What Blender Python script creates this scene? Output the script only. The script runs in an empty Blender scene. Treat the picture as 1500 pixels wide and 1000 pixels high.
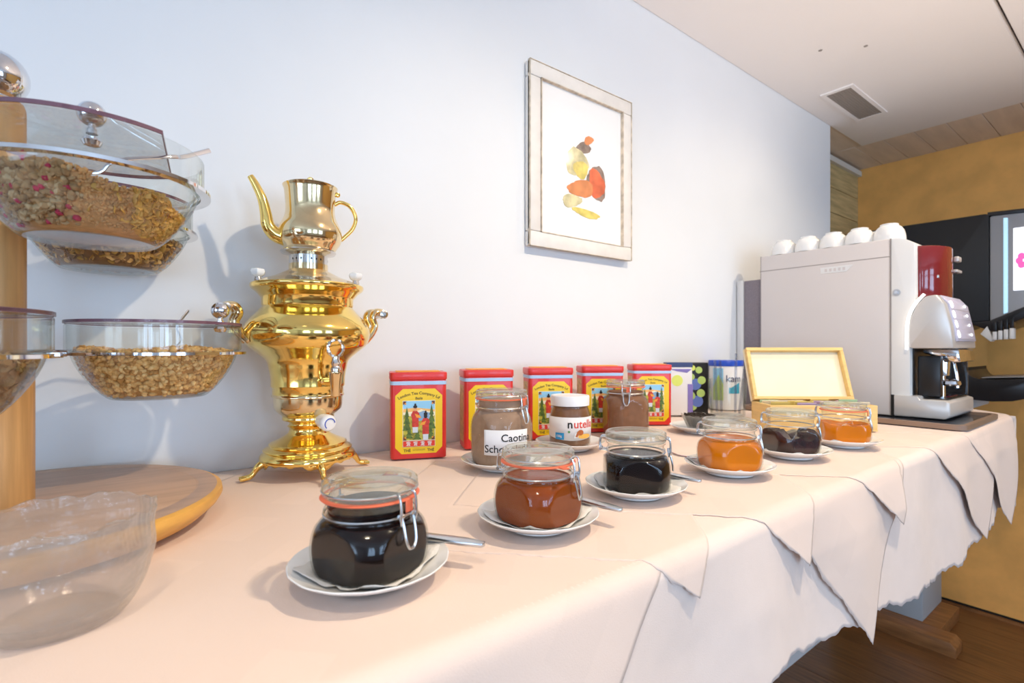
import bpy, bmesh, math, random
from mathutils import Vector, Matrix
random.seed(7)
PI = math.pi
sc = bpy.context.scene
C = sc.collection
T = 1.065                      # table-top height

# ------------------------------------------------------------------ camera, world, light
cam = bpy.data.objects.new('camera', bpy.data.cameras.new('camera'))
C.objects.link(cam)
cam.location = (0, -.936, T + .2)
cam.rotation_euler = (PI / 2, 0, -math.atan2(750, 975))
cam.data.lens = 18.0
cam.data.sensor_width = 36.0
cam.data.shift_y = 8 / 1500
cam.data.clip_start = .02
cam.data.dof.use_dof = True
cam.data.dof.focus_distance = .72
cam.data.dof.aperture_fstop = 7.0
sc.camera = cam

w = bpy.data.worlds.new('world'); sc.world = w
w.use_nodes = True
w.node_tree.nodes['Background'].inputs[0].default_value = (.62, .78, 1, 1)
w.node_tree.nodes['Background'].inputs[1].default_value = 1.5

sc.view_settings.view_transform = 'Standard'
sc.view_settings.look = 'None'
sc.view_settings.exposure = 0.12
sc.view_settings.gamma = 1.0
sc.cycles.transparent_max_bounces = 40
sc.cycles.max_bounces = 10

def spot(name, loc, power, col, size=165, blend=.25, rad=.022, aim=None):
    d = bpy.data.lights.new(name, 'SPOT'); d.energy = power; d.color = col
    d.spot_size = math.radians(size); d.spot_blend = blend; d.shadow_soft_size = rad
    o = bpy.data.objects.new(name, d); C.objects.link(o); o.location = loc
    if aim: o.rotation_euler = (Vector(aim) - Vector(loc)).to_track_quat('-Z', 'Y').to_euler()
    return o
WARM = (1, .83, .60)
spot('downlight_or_fill', (.72, -1.0, 2.20), 37, WARM, 132, .8, .022, (.74, -.55, 1.06))
spot('downlight_or_fill', (1.75, -.95, 2.20), 21, WARM, 120, .7, .022, (1.75, -.4, 1.06))
spot('downlight_or_fill', (-.2, -1.12, 2.20), 20, WARM, 100, .8, .06)  # added soft spot that brightens the left of the table, no known lamp
spot('ceiling_fill_spot', (1.5, -1.25, 1.25), 33, (1, .86, .74), 112, .5, .08, (1.5, -1.0, 2.2))  # upward fill added to brighten the ceiling, no such lamp known
def window_light(x, z, sx, sz, power):
    d = bpy.data.lights.new('window_or_fill_daylight', 'AREA'); d.shape = 'RECTANGLE'
    d.size = sx; d.size_y = sz; d.energy = power; d.color = (.47, .70, 1)
    o = bpy.data.objects.new('window_or_fill_daylight', d); C.objects.link(o)
    o.location = (x, -4.12, z); o.rotation_euler = (PI / 2 + .22, 0, 0)
WINS = [(-1.15, 1.45, .9, 1.2), (.25, 1.45, .9, 1.2), (1.65, 1.45, .9, 1.2)]
for x, z, sx, sz in WINS: window_light(x, z, sx, sz, 27)
FILL_WIN_L = (-1.55, 1.4, 1.3)      # window added in the left-hand wall for fill light: centre y, centre z, side
d = bpy.data.lights.new('window_or_fill_daylight', 'AREA'); d.shape = 'SQUARE'; d.size = FILL_WIN_L[2]; d.energy = 27; d.color = (.52, .73, 1)  # light of the added left window, brightens ochre wall, machine and ceiling
o = bpy.data.objects.new('window_or_fill_daylight', d); C.objects.link(o); o.location = (-2.32, FILL_WIN_L[0], FILL_WIN_L[1]); o.rotation_euler = (PI / 2 + .55, 0, -PI / 2)

# ------------------------------------------------------------------ materials
def mat(name, col, rough=.5, metal=0, spec=.5, noise=0, nscale=20, bump=0, bscale=200, coat=0,
        stretch=(1, 1, 1), sss=0, sssr=(1, .4, .1), emit=0, col2=None, trans=0, ior=1.45, alpha=1, sheen=0):
    m = bpy.data.materials.new(name); m.use_nodes = True
    nt = m.node_tree; b = nt.nodes['Principled BSDF']
    I = b.inputs
    c4 = (*col, 1)
    I['Base Color'].default_value = c4; I['Roughness'].default_value = rough; I['Metallic'].default_value = metal
    I['Specular IOR Level'].default_value = spec; I['Coat Weight'].default_value = coat
    I['Transmission Weight'].default_value = trans; I['IOR'].default_value = ior
    I['Sheen Weight'].default_value = sheen
    if sss:
        I['Subsurface Weight'].default_value = sss; I['Subsurface Radius'].default_value = sssr
        I['Subsurface Scale'].default_value = .02
    if emit:
        I['Emission Color'].default_value = c4; I['Emission Strength'].default_value = emit
    if noise or bump:
        tc = nt.nodes.new('ShaderNodeTexCoord'); mp = nt.nodes.new('ShaderNodeMapping')
        mp.inputs['Scale'].default_value = stretch
        nt.links.new(tc.outputs['Object'], mp.inputs[0])
    if noise:
        n = nt.nodes.new('ShaderNodeTexNoise'); n.inputs['Scale'].default_value = nscale; n.inputs['Detail'].default_value = 5
        r = nt.nodes.new('ShaderNodeValToRGB')
        a = col2 or tuple(max(0, c * (1 - noise)) for c in col)
        bb = col if col2 else tuple(min(1, c * (1 + noise * .6)) for c in col)
        r.color_ramp.elements[0].position = .35; r.color_ramp.elements[1].position = .65
        r.color_ramp.elements[0].color = (*a, 1); r.color_ramp.elements[1].color = (*bb, 1)
        nt.links.new(mp.outputs[0], n.inputs['Vector']); nt.links.new(n.outputs['Fac'], r.inputs[0])
        nt.links.new(r.outputs[0], I['Base Color'])
    if bump:
        n2 = nt.nodes.new('ShaderNodeTexNoise'); n2.inputs['Scale'].default_value = bscale; n2.inputs['Detail'].default_value = 3
        bp = nt.nodes.new('ShaderNodeBump'); bp.inputs['Strength'].default_value = bump; bp.inputs['Distance'].default_value = .002
        nt.links.new(mp.outputs[0], n2.inputs['Vector']); nt.links.new(n2.outputs['Fac'], bp.inputs['Height'])
        nt.links.new(bp.outputs[0], I['Normal'])
    return m

def glass(name, tint=(.96, .97, .96), rough=.02, blend=.16, gloss=(1, 1, 1), bump=0, bscale=60, haze=0, hcol=(.9, .88, .85), stretch=(1, 1, 1), edge=(.66, .69, .66)):
    """thin-walled clear glass: see-through with mirror reflections that grow towards grazing angles"""
    m = bpy.data.materials.new(name); m.use_nodes = True
    nt = m.node_tree; nt.nodes.remove(nt.nodes['Principled BSDF'])
    out = nt.nodes['Material Output']
    t = nt.nodes.new('ShaderNodeBsdfTransparent'); t.inputs[0].default_value = (*tint, 1)
    tm = nt.nodes.new('ShaderNodeMix'); tm.data_type = 'RGBA'; tm.inputs[6].default_value = (*tint, 1); tm.inputs[7].default_value = (*edge, 1)
    nt.links.new(tm.outputs[2], t.inputs[0])
    g = nt.nodes.new('ShaderNodeBsdfGlossy'); g.inputs['Color'].default_value = (*gloss, 1); g.inputs['Roughness'].default_value = rough
    lw = nt.nodes.new('ShaderNodeLayerWeight'); lw.inputs['Blend'].default_value = .5
    pw_ = nt.nodes.new('ShaderNodeMath'); pw_.operation = 'POWER'; pw_.inputs[1].default_value = 3.5
    f = nt.nodes.new('ShaderNodeMath'); f.operation = 'MULTIPLY_ADD'; f.inputs[1].default_value = blend * 3.4; f.inputs[2].default_value = blend * .14
    nt.links.new(lw.outputs['Facing'], pw_.inputs[0]); nt.links.new(pw_.outputs[0], f.inputs[0])
    nt.links.new(pw_.outputs[0], tm.inputs[0])
    x = nt.nodes.new('ShaderNodeMixShader')
    nt.links.new(f.outputs[0], x.inputs[0]); nt.links.new(t.outputs[0], x.inputs[1]); nt.links.new(g.outputs[0], x.inputs[2])
    last = x
    if haze:
        d = nt.nodes.new('ShaderNodeBsdfDiffuse'); d.inputs[0].default_value = (*hcol, 1)
        tl = nt.nodes.new('ShaderNodeBsdfTranslucent'); tl.inputs[0].default_value = (*hcol, 1)
        mm = nt.nodes.new('ShaderNodeMixShader'); mm.inputs[0].default_value = .5
        nt.links.new(d.outputs[0], mm.inputs[1]); nt.links.new(tl.outputs[0], mm.inputs[2])
        y = nt.nodes.new('ShaderNodeMixShader'); y.inputs[0].default_value = haze
        nt.links.new(x.outputs[0], y.inputs[1]); nt.links.new(mm.outputs[0], y.inputs[2]); last = y
    if bump:
        tc = nt.nodes.new('ShaderNodeTexCoord'); mp = nt.nodes.new('ShaderNodeMapping'); mp.inputs['Scale'].default_value = stretch
        n2 = nt.nodes.new('ShaderNodeTexNoise'); n2.inputs['Scale'].default_value = bscale
        bp = nt.nodes.new('ShaderNodeBump'); bp.inputs['Strength'].default_value = bump; bp.inputs['Distance'].default_value = .003
        nt.links.new(tc.outputs['Object'], mp.inputs[0]); nt.links.new(mp.outputs[0], n2.inputs['Vector'])
        nt.links.new(n2.outputs['Fac'], bp.inputs['Height']); nt.links.new(bp.outputs[0], g.inputs['Normal']); nt.links.new(bp.outputs[0], lw.inputs['Normal'])
    nt.links.new(last.outputs[0], out.inputs[0])
    return m

M = dict(
    wall=mat('white_plaster', (.76, .77, .78), .9, noise=.02, nscale=3, bump=.25, bscale=18),
    ceil=mat('ceiling_paint', (.90, .85, .82), .9, noise=.02, nscale=2),
    ceilplank=mat('ceiling_board', (.82, .68, .55), .8, noise=.08, nscale=6, stretch=(.6, 4, 1)),
    orange=mat('ochre_plaster', (.93, .47, .13), .85, noise=.1, nscale=9, bump=.1, bscale=60),
    panel=mat('pale_wood_board', (.60, .46, .22), .6, noise=.25, nscale=7, stretch=(.7, 1, 9)),
    floor=mat('oak_floor', (.20, .088, .03), .35, noise=.3, nscale=8, stretch=(12, .7, 1)),
    floord=mat('floor_gap', (.03, .015, .008), .8),
    black=mat('black_gap', (.008, .008, .008), .6),
    wtrim=mat('white_trim', (.75, .72, .66), .6),
    cloth=mat('white_cotton', (.84, .69, .605), .95, noise=.02, nscale=30, bump=.12, bscale=900, sheen=.2),
    pink=mat('pale_pink_cotton', (.83, .70, .64), .95, noise=.02, nscale=30, bump=.12, bscale=900, sheen=.2),
    beech=mat('beech_wood', (.60, .33, .125), .42, noise=.16, nscale=22, stretch=(6, 6, .35), spec=.4),
    beechtop=mat('beech_board', (.52, .35, .25), .45, noise=.12, nscale=9, stretch=(1, 8, 1), spec=.4),
    beechrim=mat('beech_rim', (.78, .42, .09), .38, noise=.12, nscale=12, stretch=(2, 2, 8)),
    chrome=mat('chrome', (.78, .78, .80), .07, 1),
    steel=mat('brushed_steel', (.60, .61, .63), .3, 1),
    wire=mat('galvanised_wire', (.62, .64, .66), .25, 1),
    brass=mat('polished_brass', (.98, .69, .21), .10, 1, noise=.06, nscale=14),
    brasspale=mat('worn_brass', (.86, .68, .40), .12, 1, noise=.1, nscale=30),
    silverbr=mat('nickel', (.72, .69, .66), .15, 1),
    porc=mat('white_porcelain', (.82, .81, .79), .18, coat=.3),
    cobalt=mat('cobalt_print', (.05, .10, .45), .3),
    glass=glass('clear_glass', (.955, .96, .95)),
    glassg=glass('greenish_lid_glass', (.93, .95, .92), blend=.19, edge=(.40, .44, .33), haze=.13, hcol=(.86, .85, .80)),
    acryl=glass('clear_acrylic', (.95, .95, .96), blend=.15),
    purple=mat('purple_acrylic_edge', (.20, .10, .13), .25),
    pressed=glass('pressed_glass', (.92, .91, .90), .06, blend=.24, bump=.9, bscale=55, haze=.17, hcol=(.80, .73, .66), stretch=(1, 1, 2.2)),
    red=mat('red_enamel', (.70, .035, .03), .35, coat=.2, noise=.05, nscale=40),
    blue=mat('light_blue_enamel', (.42, .58, .78), .4),
    yellow=mat('yellow_enamel', (.88, .60, .015), .4),
    side=mat('tin_side_print', (.62, .36, .12), .45, noise=.3, nscale=120),
    ink=mat('dark_ink', (.10, .06, .02), .6),
    inkblk=mat('black_ink', (.012, .012, .012), .5),
    inkred=mat('red_ink', (.72, .05, .03), .5),
    paper=mat('white_paper', (.82, .81, .82), .85),
    doily=mat('doily_paper', (.78, .76, .73), .9, bump=.4, bscale=250),
    sky=mat('print_sky', (.30, .62, .86), .5), hill=mat('print_hill', (.25, .42, .62), .5),
    dusk=mat('print_dusk', (.90, .52, .16), .5), field=mat('print_field', (.46, .42, .05), .5, noise=.5, nscale=160),
    leaf=mat('print_leaf', (.10, .17, .03), .5, noise=.4, nscale=200), skin=mat('print_skin', (.75, .36, .16), .5),
    hair=mat('print_hair', (.02, .015, .015), .5), robe=mat('print_robe', (.62, .05, .03), .5, noise=.2, nscale=200),
    sash=mat('print_sash', (.85, .35, .04), .5), trouser=mat('print_trouser', (.66, .72, .80), .5),
    corner=mat('print_corner', (.16, .05, .02), .5), cream=mat('print_cream', (.88, .82, .60), .5),
    jam=mat('dark_berry_jam', (.008, .004, .004), .15, spec=.25),
    jamr=mat('cherry_jam', (.035, .008, .008), .2, noise=.5, nscale=60),
    honey=mat('amber_honey', (.25, .046, .004), .12, spec=.3),
    apricot=mat('apricot_jam', (.70, .19, .003), .12, spec=.3, noise=.08, nscale=30),
    rubber=mat('orange_rubber', (.78, .16, .075), .55),
    nut=mat('hazelnut_spread', (.23, .105, .05), .3, noise=.15, nscale=30),
    cocoa=mat('cocoa_powder', (.25, .115, .06), .9, noise=.12, nscale=60),
    choc=mat('chocolate_powder', (.40, .25, .165), .95, noise=.12, nscale=70),
    lidw=mat('white_plastic', (.84, .84, .84), .35),
    labelblue=mat('label_blue', (.03, .32, .66), .4),
    nutbrown=mat('print_hazelnut', (.48, .13, .03), .5), bread=mat('print_bread', (.88, .50, .10), .5),
    leafg=mat('print_green', (.12, .30, .10), .5),
    tealeaf=mat('tea_leaves', (.05, .035, .025), .9, noise=.4, nscale=120),
    mach=mat('machine_beige', (.66, .605, .58), .4, noise=.01, nscale=4),
    machw=mat('machine_white', (.78, .77, .75), .35),
    machsil=mat('machine_silver', (.62, .60, .58), .3, .3),
    seam=mat('seam_dark', (.34, .30, .28), .7),
    hopper=mat('red_hopper', (.20, .014, .016), .12, coat=.6),
    dark=mat('black_plastic', (.012, .012, .014), .3),
    darkm=mat('black_matt_panel', (.008, .008, .009), .55),
    greyp=mat('grey_plastic', (.30, .30, .31), .4),
    darkgrey=mat('speaker_cloth', (.22, .19, .215), .9, noise=.1, nscale=300),
    lightgrey=mat('light_grey_plastic', (.66, .65, .64), .5),
    button=mat('backlit_button', (.95, .97, .93), .3, emit=1.3),
    btnpanel=mat('button_panel', (.60, .58, .72), .25),
    lightline=mat('light_strip', (1, .99, .97), .3, emit=1.3),
    screen=mat('backlit_screen', (.90, .92, 1), .3, emit=.9),
    magenta=mat('screen_flower', (.85, .12, .42), .3, emit=.6),
    cyan=mat('blue_light_strip', (.50, .80, .95), .3, emit=.5),
    pine=mat('pine_box', (.83, .56, .21), .5, noise=.1, nscale=12, stretch=(1, 1, 8)),
    pinein=mat('pine_inside', (.90, .80, .58), .6, noise=.04, nscale=10),
    navy=mat('navy_print', (.03, .05, .16), .4), packw=mat('pack_white', (.80, .80, .82), .4),
    packp=mat('pack_purple', (.22, .17, .48), .4), lime=mat('pack_lime', (.72, .82, .16), .4),
    berry=mat('print_blueberry', (.13, .20, .55), .4), green=mat('print_lime_green', (.48, .66, .18), .4),
    bluelid=mat('blue_lid', (.012, .07, .52), .35), teal=mat('print_teal', (.02, .38, .58), .4),
    pale=mat('pale_blue_lacquer', (.46, .50, .53), .5),
    oak=mat('stand_oak', (.30, .13, .045), .4, noise=.3, nscale=9, stretch=(8, 1, 8)),
    frame=mat('cream_frame', (.78, .74, .69), .45, noise=.05, nscale=30),
    gilt=mat('worn_edge', (.66, .55, .42), .5, noise=.3, nscale=60),
    mount=mat('picture_paper', (.93, .92, .91), .7),
    p_or=mat('wash_orange', (.80, .30, .12), .8, noise=.2, nscale=30), p_rd=mat('wash_red', (.82, .18, .08), .8, noise=.3, nscale=25),
    p_br=mat('wash_brown', (.30, .22, .18), .8, noise=.4, nscale=50), p_ye=mat('wash_yellow', (.82, .66, .18), .8, noise=.25, nscale=40),
    p_oc=mat('wash_ochre', (.70, .62, .36), .8, noise=.3, nscale=40),
    vent=mat('vent_grey', (.33, .29, .26), .7),
    oat1=mat('oat_cluster', (.40, .235, .105), .85, noise=.2, nscale=90), oat2=mat('oat_dark', (.36, .19, .08), .85, noise=.2, nscale=90),
    oat3=mat('oat_pale', (.50, .345, .185), .85), rasp=mat('dried_raspberry', (.45, .03, .07), .8),
    flake=mat('corn_flake', (.66, .36, .08), .6, noise=.15, nscale=60), bran=mat('bran_crumb', (.62, .33, .13), .9, noise=.2, nscale=150),
    wheat=mat('puffed_wheat', (.78, .46, .16), .6, noise=.12, nscale=100), wheat2=mat('puffed_wheat_light', (.86, .57, .24), .6),
    wheat3=mat('puffed_wheat_dark', (.52, .26, .07), .6),
    tag=[mat('tag_cream', (.80, .70, .50), .7), mat('tag_green', (.45, .62, .40), .7), mat('tag_violet', (.50, .36, .52), .7), mat('tag_gold', (.72, .55, .16), .7)],
)
def banded(base, lighter):
    """cotton with woven lighter damask bands (a pattern of the cloth itself)"""
    m = M[base].copy(); m.name = base + '_damask'; nt = m.node_tree
    b = nt.nodes['Principled BSDF']
    tc = nt.nodes.new('ShaderNodeTexCoord'); mp = nt.nodes.new('ShaderNodeMapping')
    wv = nt.nodes.new('ShaderNodeTexBrick')
    wv.inputs['Color1'].default_value = (*lighter, 1); wv.inputs['Color2'].default_value = tuple(c * .93 for c in lighter) + (1,)
    wv.inputs['Mortar'].default_value = tuple(c * .96 for c in lighter) + (1,)
    wv.inputs['Scale'].default_value = 1; wv.inputs['Brick Width'].default_value = .14; wv.inputs['Row Height'].default_value = .11; wv.inputs['Mortar Size'].default_value = .03
    nt.links.new(tc.outputs['UV'], mp.inputs[0]); nt.links.new(mp.outputs[0], wv.inputs['Vector'])
    nt.links.new(wv.outputs['Color'], b.inputs['Base Color'])
    return m
M['pinkd'] = banded('pink', (.84, .665, .565))

# ------------------------------------------------------------------ helpers
def mobj(name, me, m, parent=None, loc=None, rot=None, smooth=True, ang=40):
    o = bpy.data.objects.new(name, me); C.objects.link(o)
    if m is not None:
        for x in (m if isinstance(m, (list, tuple)) else [m]): me.materials.append(x)
    if smooth and len(me.polygons):
        me.polygons.foreach_set('use_smooth', [True] * len(me.polygons))
        try: me.set_sharp_from_angle(angle=math.radians(ang))
        except Exception: pass
    if parent: o.parent = parent
    if loc: o.location = loc
    if rot: o.rotation_euler = rot
    return o
def fpd(name, v, f, mi=None):
    me = bpy.data.meshes.new(name); me.from_pydata([tuple(p) for p in v], [], f); me.update()
    if mi: me.polygons.foreach_set('material_index', mi)
    return me
def bm2me(name, bm):
    me = bpy.data.meshes.new(name); bm.to_mesh(me); bm.free(); return me
def thing(name, label, cat, loc=(0, 0, 0), rz=0, group=None):
    o = bpy.data.objects.new(name, None); C.objects.link(o); o.location = loc; o.rotation_euler = (0, 0, rz)
    o.empty_display_size = .02
    return tag(o, label, cat, group)
def tag(o, label, cat, group=None, kind=None):
    o['label'] = label; o['category'] = cat
    if group: o['group'] = group
    if kind: o['kind'] = kind
    return o
def struct(o): o['kind'] = 'structure'; return o

class MB:
    def __init__(s): s.v = []; s.f = []; s.mi = []
    def add(s, v, f, k=0):
        n = len(s.v); s.v += [tuple(p) for p in v]; s.f += [[i + n for i in q] for q in f]; s.mi += [k] * len(f); return s
    def box(s, x0, x1, y0, y1, z0, z1, k=0):
        return s.add([(x, y, z) for z in (z0, z1) for y in (y0, y1) for x in (x0, x1)],
                     [(0, 2, 3, 1), (4, 5, 7, 6), (0, 1, 5, 4), (1, 3, 7, 5), (3, 2, 6, 7), (2, 0, 4, 6)], k)
    def tube(s, pts, r, n=10, k=0, cap=True, flat=1.0):
        pts = [Vector(p) for p in pts]; rs = r if isinstance(r, (list, tuple)) else [r] * len(pts)
        up = None; v = []; f = []
        for i, p in enumerate(pts):
            d = (pts[min(i + 1, len(pts) - 1)] - pts[max(i - 1, 0)]).normalized()
            if up is None:
                up = Vector((0, 0, 1)) if abs(d.z) < .9 else Vector((1, 0, 0))
            a = d.cross(up)
            if a.length < 1e-6: a = d.orthogonal()
            a.normalize(); b = a.cross(d).normalized(); up = b
            for j in range(n):
                t = 2 * PI * j / n
                v.append(p + a * (math.cos(t) * rs[i]) + b * (math.sin(t) * rs[i] * flat))
        for i in range(len(pts) - 1):
            for j in range(n):
                j2 = (j + 1) % n
                f.append((i * n + j, i * n + j2, (i + 1) * n + j2, (i + 1) * n + j))
        if cap:
            f.append(tuple(range(n - 1, -1, -1))); f.append(tuple((len(pts) - 1) * n + j for j in range(n)))
        return s.add(v, f, k)
    def lathe(s, prof, n=48, c=(0, 0, 0), k=0, close=False):
        v = []; f = []
        for r, z in prof:
            for j in range(n):
                t = 2 * PI * j / n; v.append((c[0] + r * math.cos(t), c[1] + r * math.sin(t), c[2] + z))
        L = len(prof)
        for i in range(L if close else L - 1):
            i2 = (i + 1) % L
            for j in range(n):
                j2 = (j + 1) % n
                f.append((i * n + j, i * n + j2, i2 * n + j2, i2 * n + j))
        if not close:
            if prof[0][0] > 1e-5: f.append(tuple(range(n - 1, -1, -1)))
            if prof[-1][0] > 1e-5: f.append(tuple((L - 1) * n + j for j in range(n)))
        return s.add(v, f, k)
    def ring(s, R, r, z=0, n=48, m=8, c=(0, 0), k=0, rz=None):
        rz = rz or r
        return s.lathe([(R + r * math.cos(2 * PI * i / m), z + rz * math.sin(2 * PI * i / m)) for i in range(m)], n, (c[0], c[1], 0), k, True)
    def prism(s, poly, a0, a1, axis='z', k=0):
        """extrude a 2-D outline; axis x: outline in (y,z); y: in (x,z); z: in (x,y)"""
        P = {'x': lambda p, a: (a, p[0], p[1]), 'y': lambda p, a: (p[0], a, p[1]), 'z': lambda p, a: (p[0], p[1], a)}[axis]
        n = len(poly); v = [P(p, a0) for p in poly] + [P(p, a1) for p in poly]
        f = [tuple(range(n - 1, -1, -1)), tuple(range(n, 2 * n))] + [(i, (i + 1) % n, (i + 1) % n + n, i + n) for i in range(n)]
        return s.add(v, f, k)
    def me(s, name): 
        me = fpd(name, s.v, s.f, s.mi)
        bm = bmesh.new(); bm.from_mesh(me); bmesh.ops.remove_doubles(bm, verts=bm.verts, dist=1e-6)
        bmesh.ops.recalc_face_normals(bm, faces=bm.faces); bm.to_mesh(me); bm.free(); return me
    def build(s, name, m, parent=None, loc=None, rot=None, bevel=0, seg=2, ang=40):
        me = s.me(name)
        if bevel:
            bm = bmesh.new(); bm.from_mesh(me)
            es = [e for e in bm.edges if len(e.link_faces) == 2 and e.calc_face_angle(0) > .5]
            bmesh.ops.bevel(bm, geom=es, offset=bevel, segments=seg, profile=.5, affect='EDGES', clamp_overlap=True)
            bm.to_mesh(me); bm.free()
        return mobj(name, me, m, parent, loc, rot, ang=ang)
def ell(cx, cy, rx, ry, n=20, a0=0, a1=2 * PI):
    return [(cx + rx * math.cos(a0 + (a1 - a0) * i / n), cy + ry * math.sin(a0 + (a1 - a0) * i / n)) for i in range(n)]
def smoothpts(pts, k=6):
    P = [Vector(p) for p in pts]; out = []
    for i in range(len(P) - 1):
        a = P[max(i - 1, 0)]; b = P[i]; c = P[i + 1]; d = P[min(i + 2, len(P) - 1)]
        for j in range(k):
            t = j / k
            out.append(.5 * ((2 * b) + (c - a) * t + (2 * a - 5 * b + 4 * c - d) * t * t + (3 * b - a - 3 * c + d) * t ** 3))
    out.append(P[-1]); return out
def smooth2(pts, k=6): return [(p.x, p.y) for p in smoothpts([(a, b, 0) for a, b in pts], k)]
def text_geo(s, size, align='CENTER', bold=0):
    cu = bpy.data.curves.new('lettering', 'FONT'); cu.body = s; cu.size = size; cu.align_x = align; cu.offset = bold; cu.resolution_u = 3
    o = bpy.data.objects.new('lettering', cu); C.objects.link(o)
    dg = bpy.context.evaluated_depsgraph_get(); dg.update()
    me = bpy.data.meshes.new_from_object(o.evaluated_get(dg))
    v = [tuple(x.co) for x in me.vertices]; f = [tuple(p.vertices) for p in me.polygons]
    bpy.data.objects.remove(o); bpy.data.curves.remove(cu); bpy.data.meshes.remove(me)
    return v, f
def wrap(v, R, th0=0, z0=0):
    """flat print wrapped on a cylinder whose front looks along -y"""
    return [(R * math.sin(x / R + th0), -R * math.cos(x / R + th0), y + z0) for x, y, *_ in v]
def split_faces(v, f, L):
    bm = bmesh.new(); vs = [bm.verts.new(p) for p in v]
    for q in f:
        try: bm.faces.new([vs[i] for i in q])
        except Exception: pass
    for _ in range(4):
        es = [e for e in bm.edges if abs(e.verts[0].co.x - e.verts[1].co.x) > L]
        if not es: break
        bmesh.ops.subdivide_edges(bm, edges=es, cuts=1)
        bmesh.ops.triangulate(bm, faces=[q for q in bm.faces if len(q.verts) > 4])
    bm.verts.index_update()
    r = [tuple(x.co) for x in bm.verts], [tuple(x.index for x in q.verts) for q in bm.faces]
    bm.free(); return r
CAMXY = Vector((0, -.936))
def view_basis(x, y):
    t = (CAMXY - Vector((x, y))).normalized()      # towards the photographer
    return t, Vector((-t.y, t.x))                   # and to the right as seen from there
def dir_angle(x, y, phi):
    t, r = view_basis(x, y); d = t * math.cos(math.radians(phi)) + r * math.sin(math.radians(phi))
    return math.atan2(d.y, d.x)

# ------------------------------------------------------------------ the room
FX0, FX1, FY0 = -2.2, 3.252, -4.0
wl = struct(MB().box(FX0, 2.494, 0, .144, 0, 2.36).build('wall_back', M['wall']))
wy, wz, wsz = FILL_WIN_L
m = MB(); m.box(FX0 - .1, FX0, FY0, wy - wsz / 2, 0, 2.36); m.box(FX0 - .1, FX0, wy + wsz / 2, .144, 0, 2.36)
m.box(FX0 - .1, FX0, wy - wsz / 2, wy + wsz / 2, 0, wz - wsz / 2); m.box(FX0 - .1, FX0, wy - wsz / 2, wy + wsz / 2, wz + wsz / 2, 2.36)
struct(m.build('wall_left', M['wall']))
m = MB()
for a in (-1, 0, 1): m.box(FX0 - .07, FX0 - .02, wy + a * (wsz / 2 - .025) - .025, wy + a * (wsz / 2 - .025) + .025, wz - wsz / 2, wz + wsz / 2)
for a in (-1, .35, 1): m.box(FX0 - .07, FX0 - .02, wy - wsz / 2, wy + wsz / 2, wz + a * (wsz / 2 - .025) - .025, wz + a * (wsz / 2 - .025) + .025)
struct(m.build('window_4', mat('window_paint', (.75, .72, .66), .6)))  # frame of the unseen left window that was added for fill light
struct(MB().box(FX1, FX1 + .1, FY0, .16, 0, 2.36).build('wall_right', M['orange']))
b = MB().box(FX1 - .006, FX1, FY0, .14, .014, .022)
struct(b.build('trim_1', M['black']))
struct(MB().box(FX1 - .016, FX1, FY0, .14, 0, .012).build('baseboard_right', M['oak']))
wp = struct(MB().box(2.494, FX1, .158, .2, 0, 2.36).build('wall_recess', M['floord']))
for i in range(17):
    z0 = .02 + i * .129
    MB().box(2.494, FX1 - .001, .144, .158, z0, z0 + .127).build('board', M['panel'], wp, bevel=.002, seg=1)
struct(MB().box(2.494, FX1 - .001, .126, .144, 2.205, 2.232).build('trim_2', M['wtrim']))
# front wall behind the photographer, with three windows
fw = MB()
xs = sorted([FX0] + [e for x, z, sx, sz in WINS for e in (x - sx / 2, x + sx / 2)] + [FX1])
for i in range(len(xs) - 1):
    if i % 2 == 0: fw.box(xs[i], xs[i + 1], FY0 - .1, FY0, 0, 2.36)
    else:
        fw.box(xs[i], xs[i + 1], FY0 - .1, FY0, 0, .85); fw.box(xs[i], xs[i + 1], FY0 - .1, FY0, 2.05, 2.36)
struct(fw.build('wall_front', M['wall']))
for i, (x, z, sx, sz) in enumerate(WINS):
    m = MB()
    for a in (-1, 0, 1): m.box(x + a * (sx / 2 - .03) - .03, x + a * (sx / 2 - .03) + .03, FY0 - .08, FY0 - .03, .85, 2.05)
    for a in (.85, 1.62, 1.99): m.box(x - sx / 2, x + sx / 2, FY0 - .08, FY0 - .03, a, a + .06)
    struct(m.build('window_%d' % (i + 1), M['wtrim']))
# floor boards
fl = struct(MB().box(FX0, FX1, FY0, .15, -.08, -.021).build('floor', M['floord']))
pw = .185
for i in range(int((FX1 - FX0) / pw) + 1):
    x0 = FX1 - (i + 1) * pw
    if x0 < 1.2: break
    ys = [.15, -.62 - (i % 3) * .41, -1.9 - (i % 2) * .3, FY0]
    for a, bb in zip(ys[1:], ys[:-1]):
        MB().box(x0 + .0015, x0 + pw - .0015, a + .0015, bb - .0015, -.02, 0).build('plank', M['floor'], fl)
p = MB().box(FX0, x0 + pw, FY0, .15, -.02, 0).build('plank', M['floor'], fl)
# ceiling: plaster panel, boards past its far end
ce = struct(MB().box(FX0, FX1, FY0, .16, 2.262, 2.36).build('ceiling', M['black']))
MB().box(FX0, 2.862, -.619, .0, 2.24, 2.262).build('plaster_panel', M['ceil'], ce, bevel=.002, seg=1)
MB().box(FX0, FX1, FY0, -.627, 2.24, 2.262).build('plaster_panel', M['ceil'], ce, bevel=.002, seg=1)
MB().box(2.494, 2.862, .0005, .144, 2.244, 2.262).build('plank', M['ceilplank'], ce)
for i in range(7):
    y1 = .144 - i * .116
    MB().box(2.864, FX1, max(y1 - .114, -.618), y1, 2.243, 2.262).build('plank', M['ceilplank'], ce, bevel=.0015, seg=1)
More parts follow.
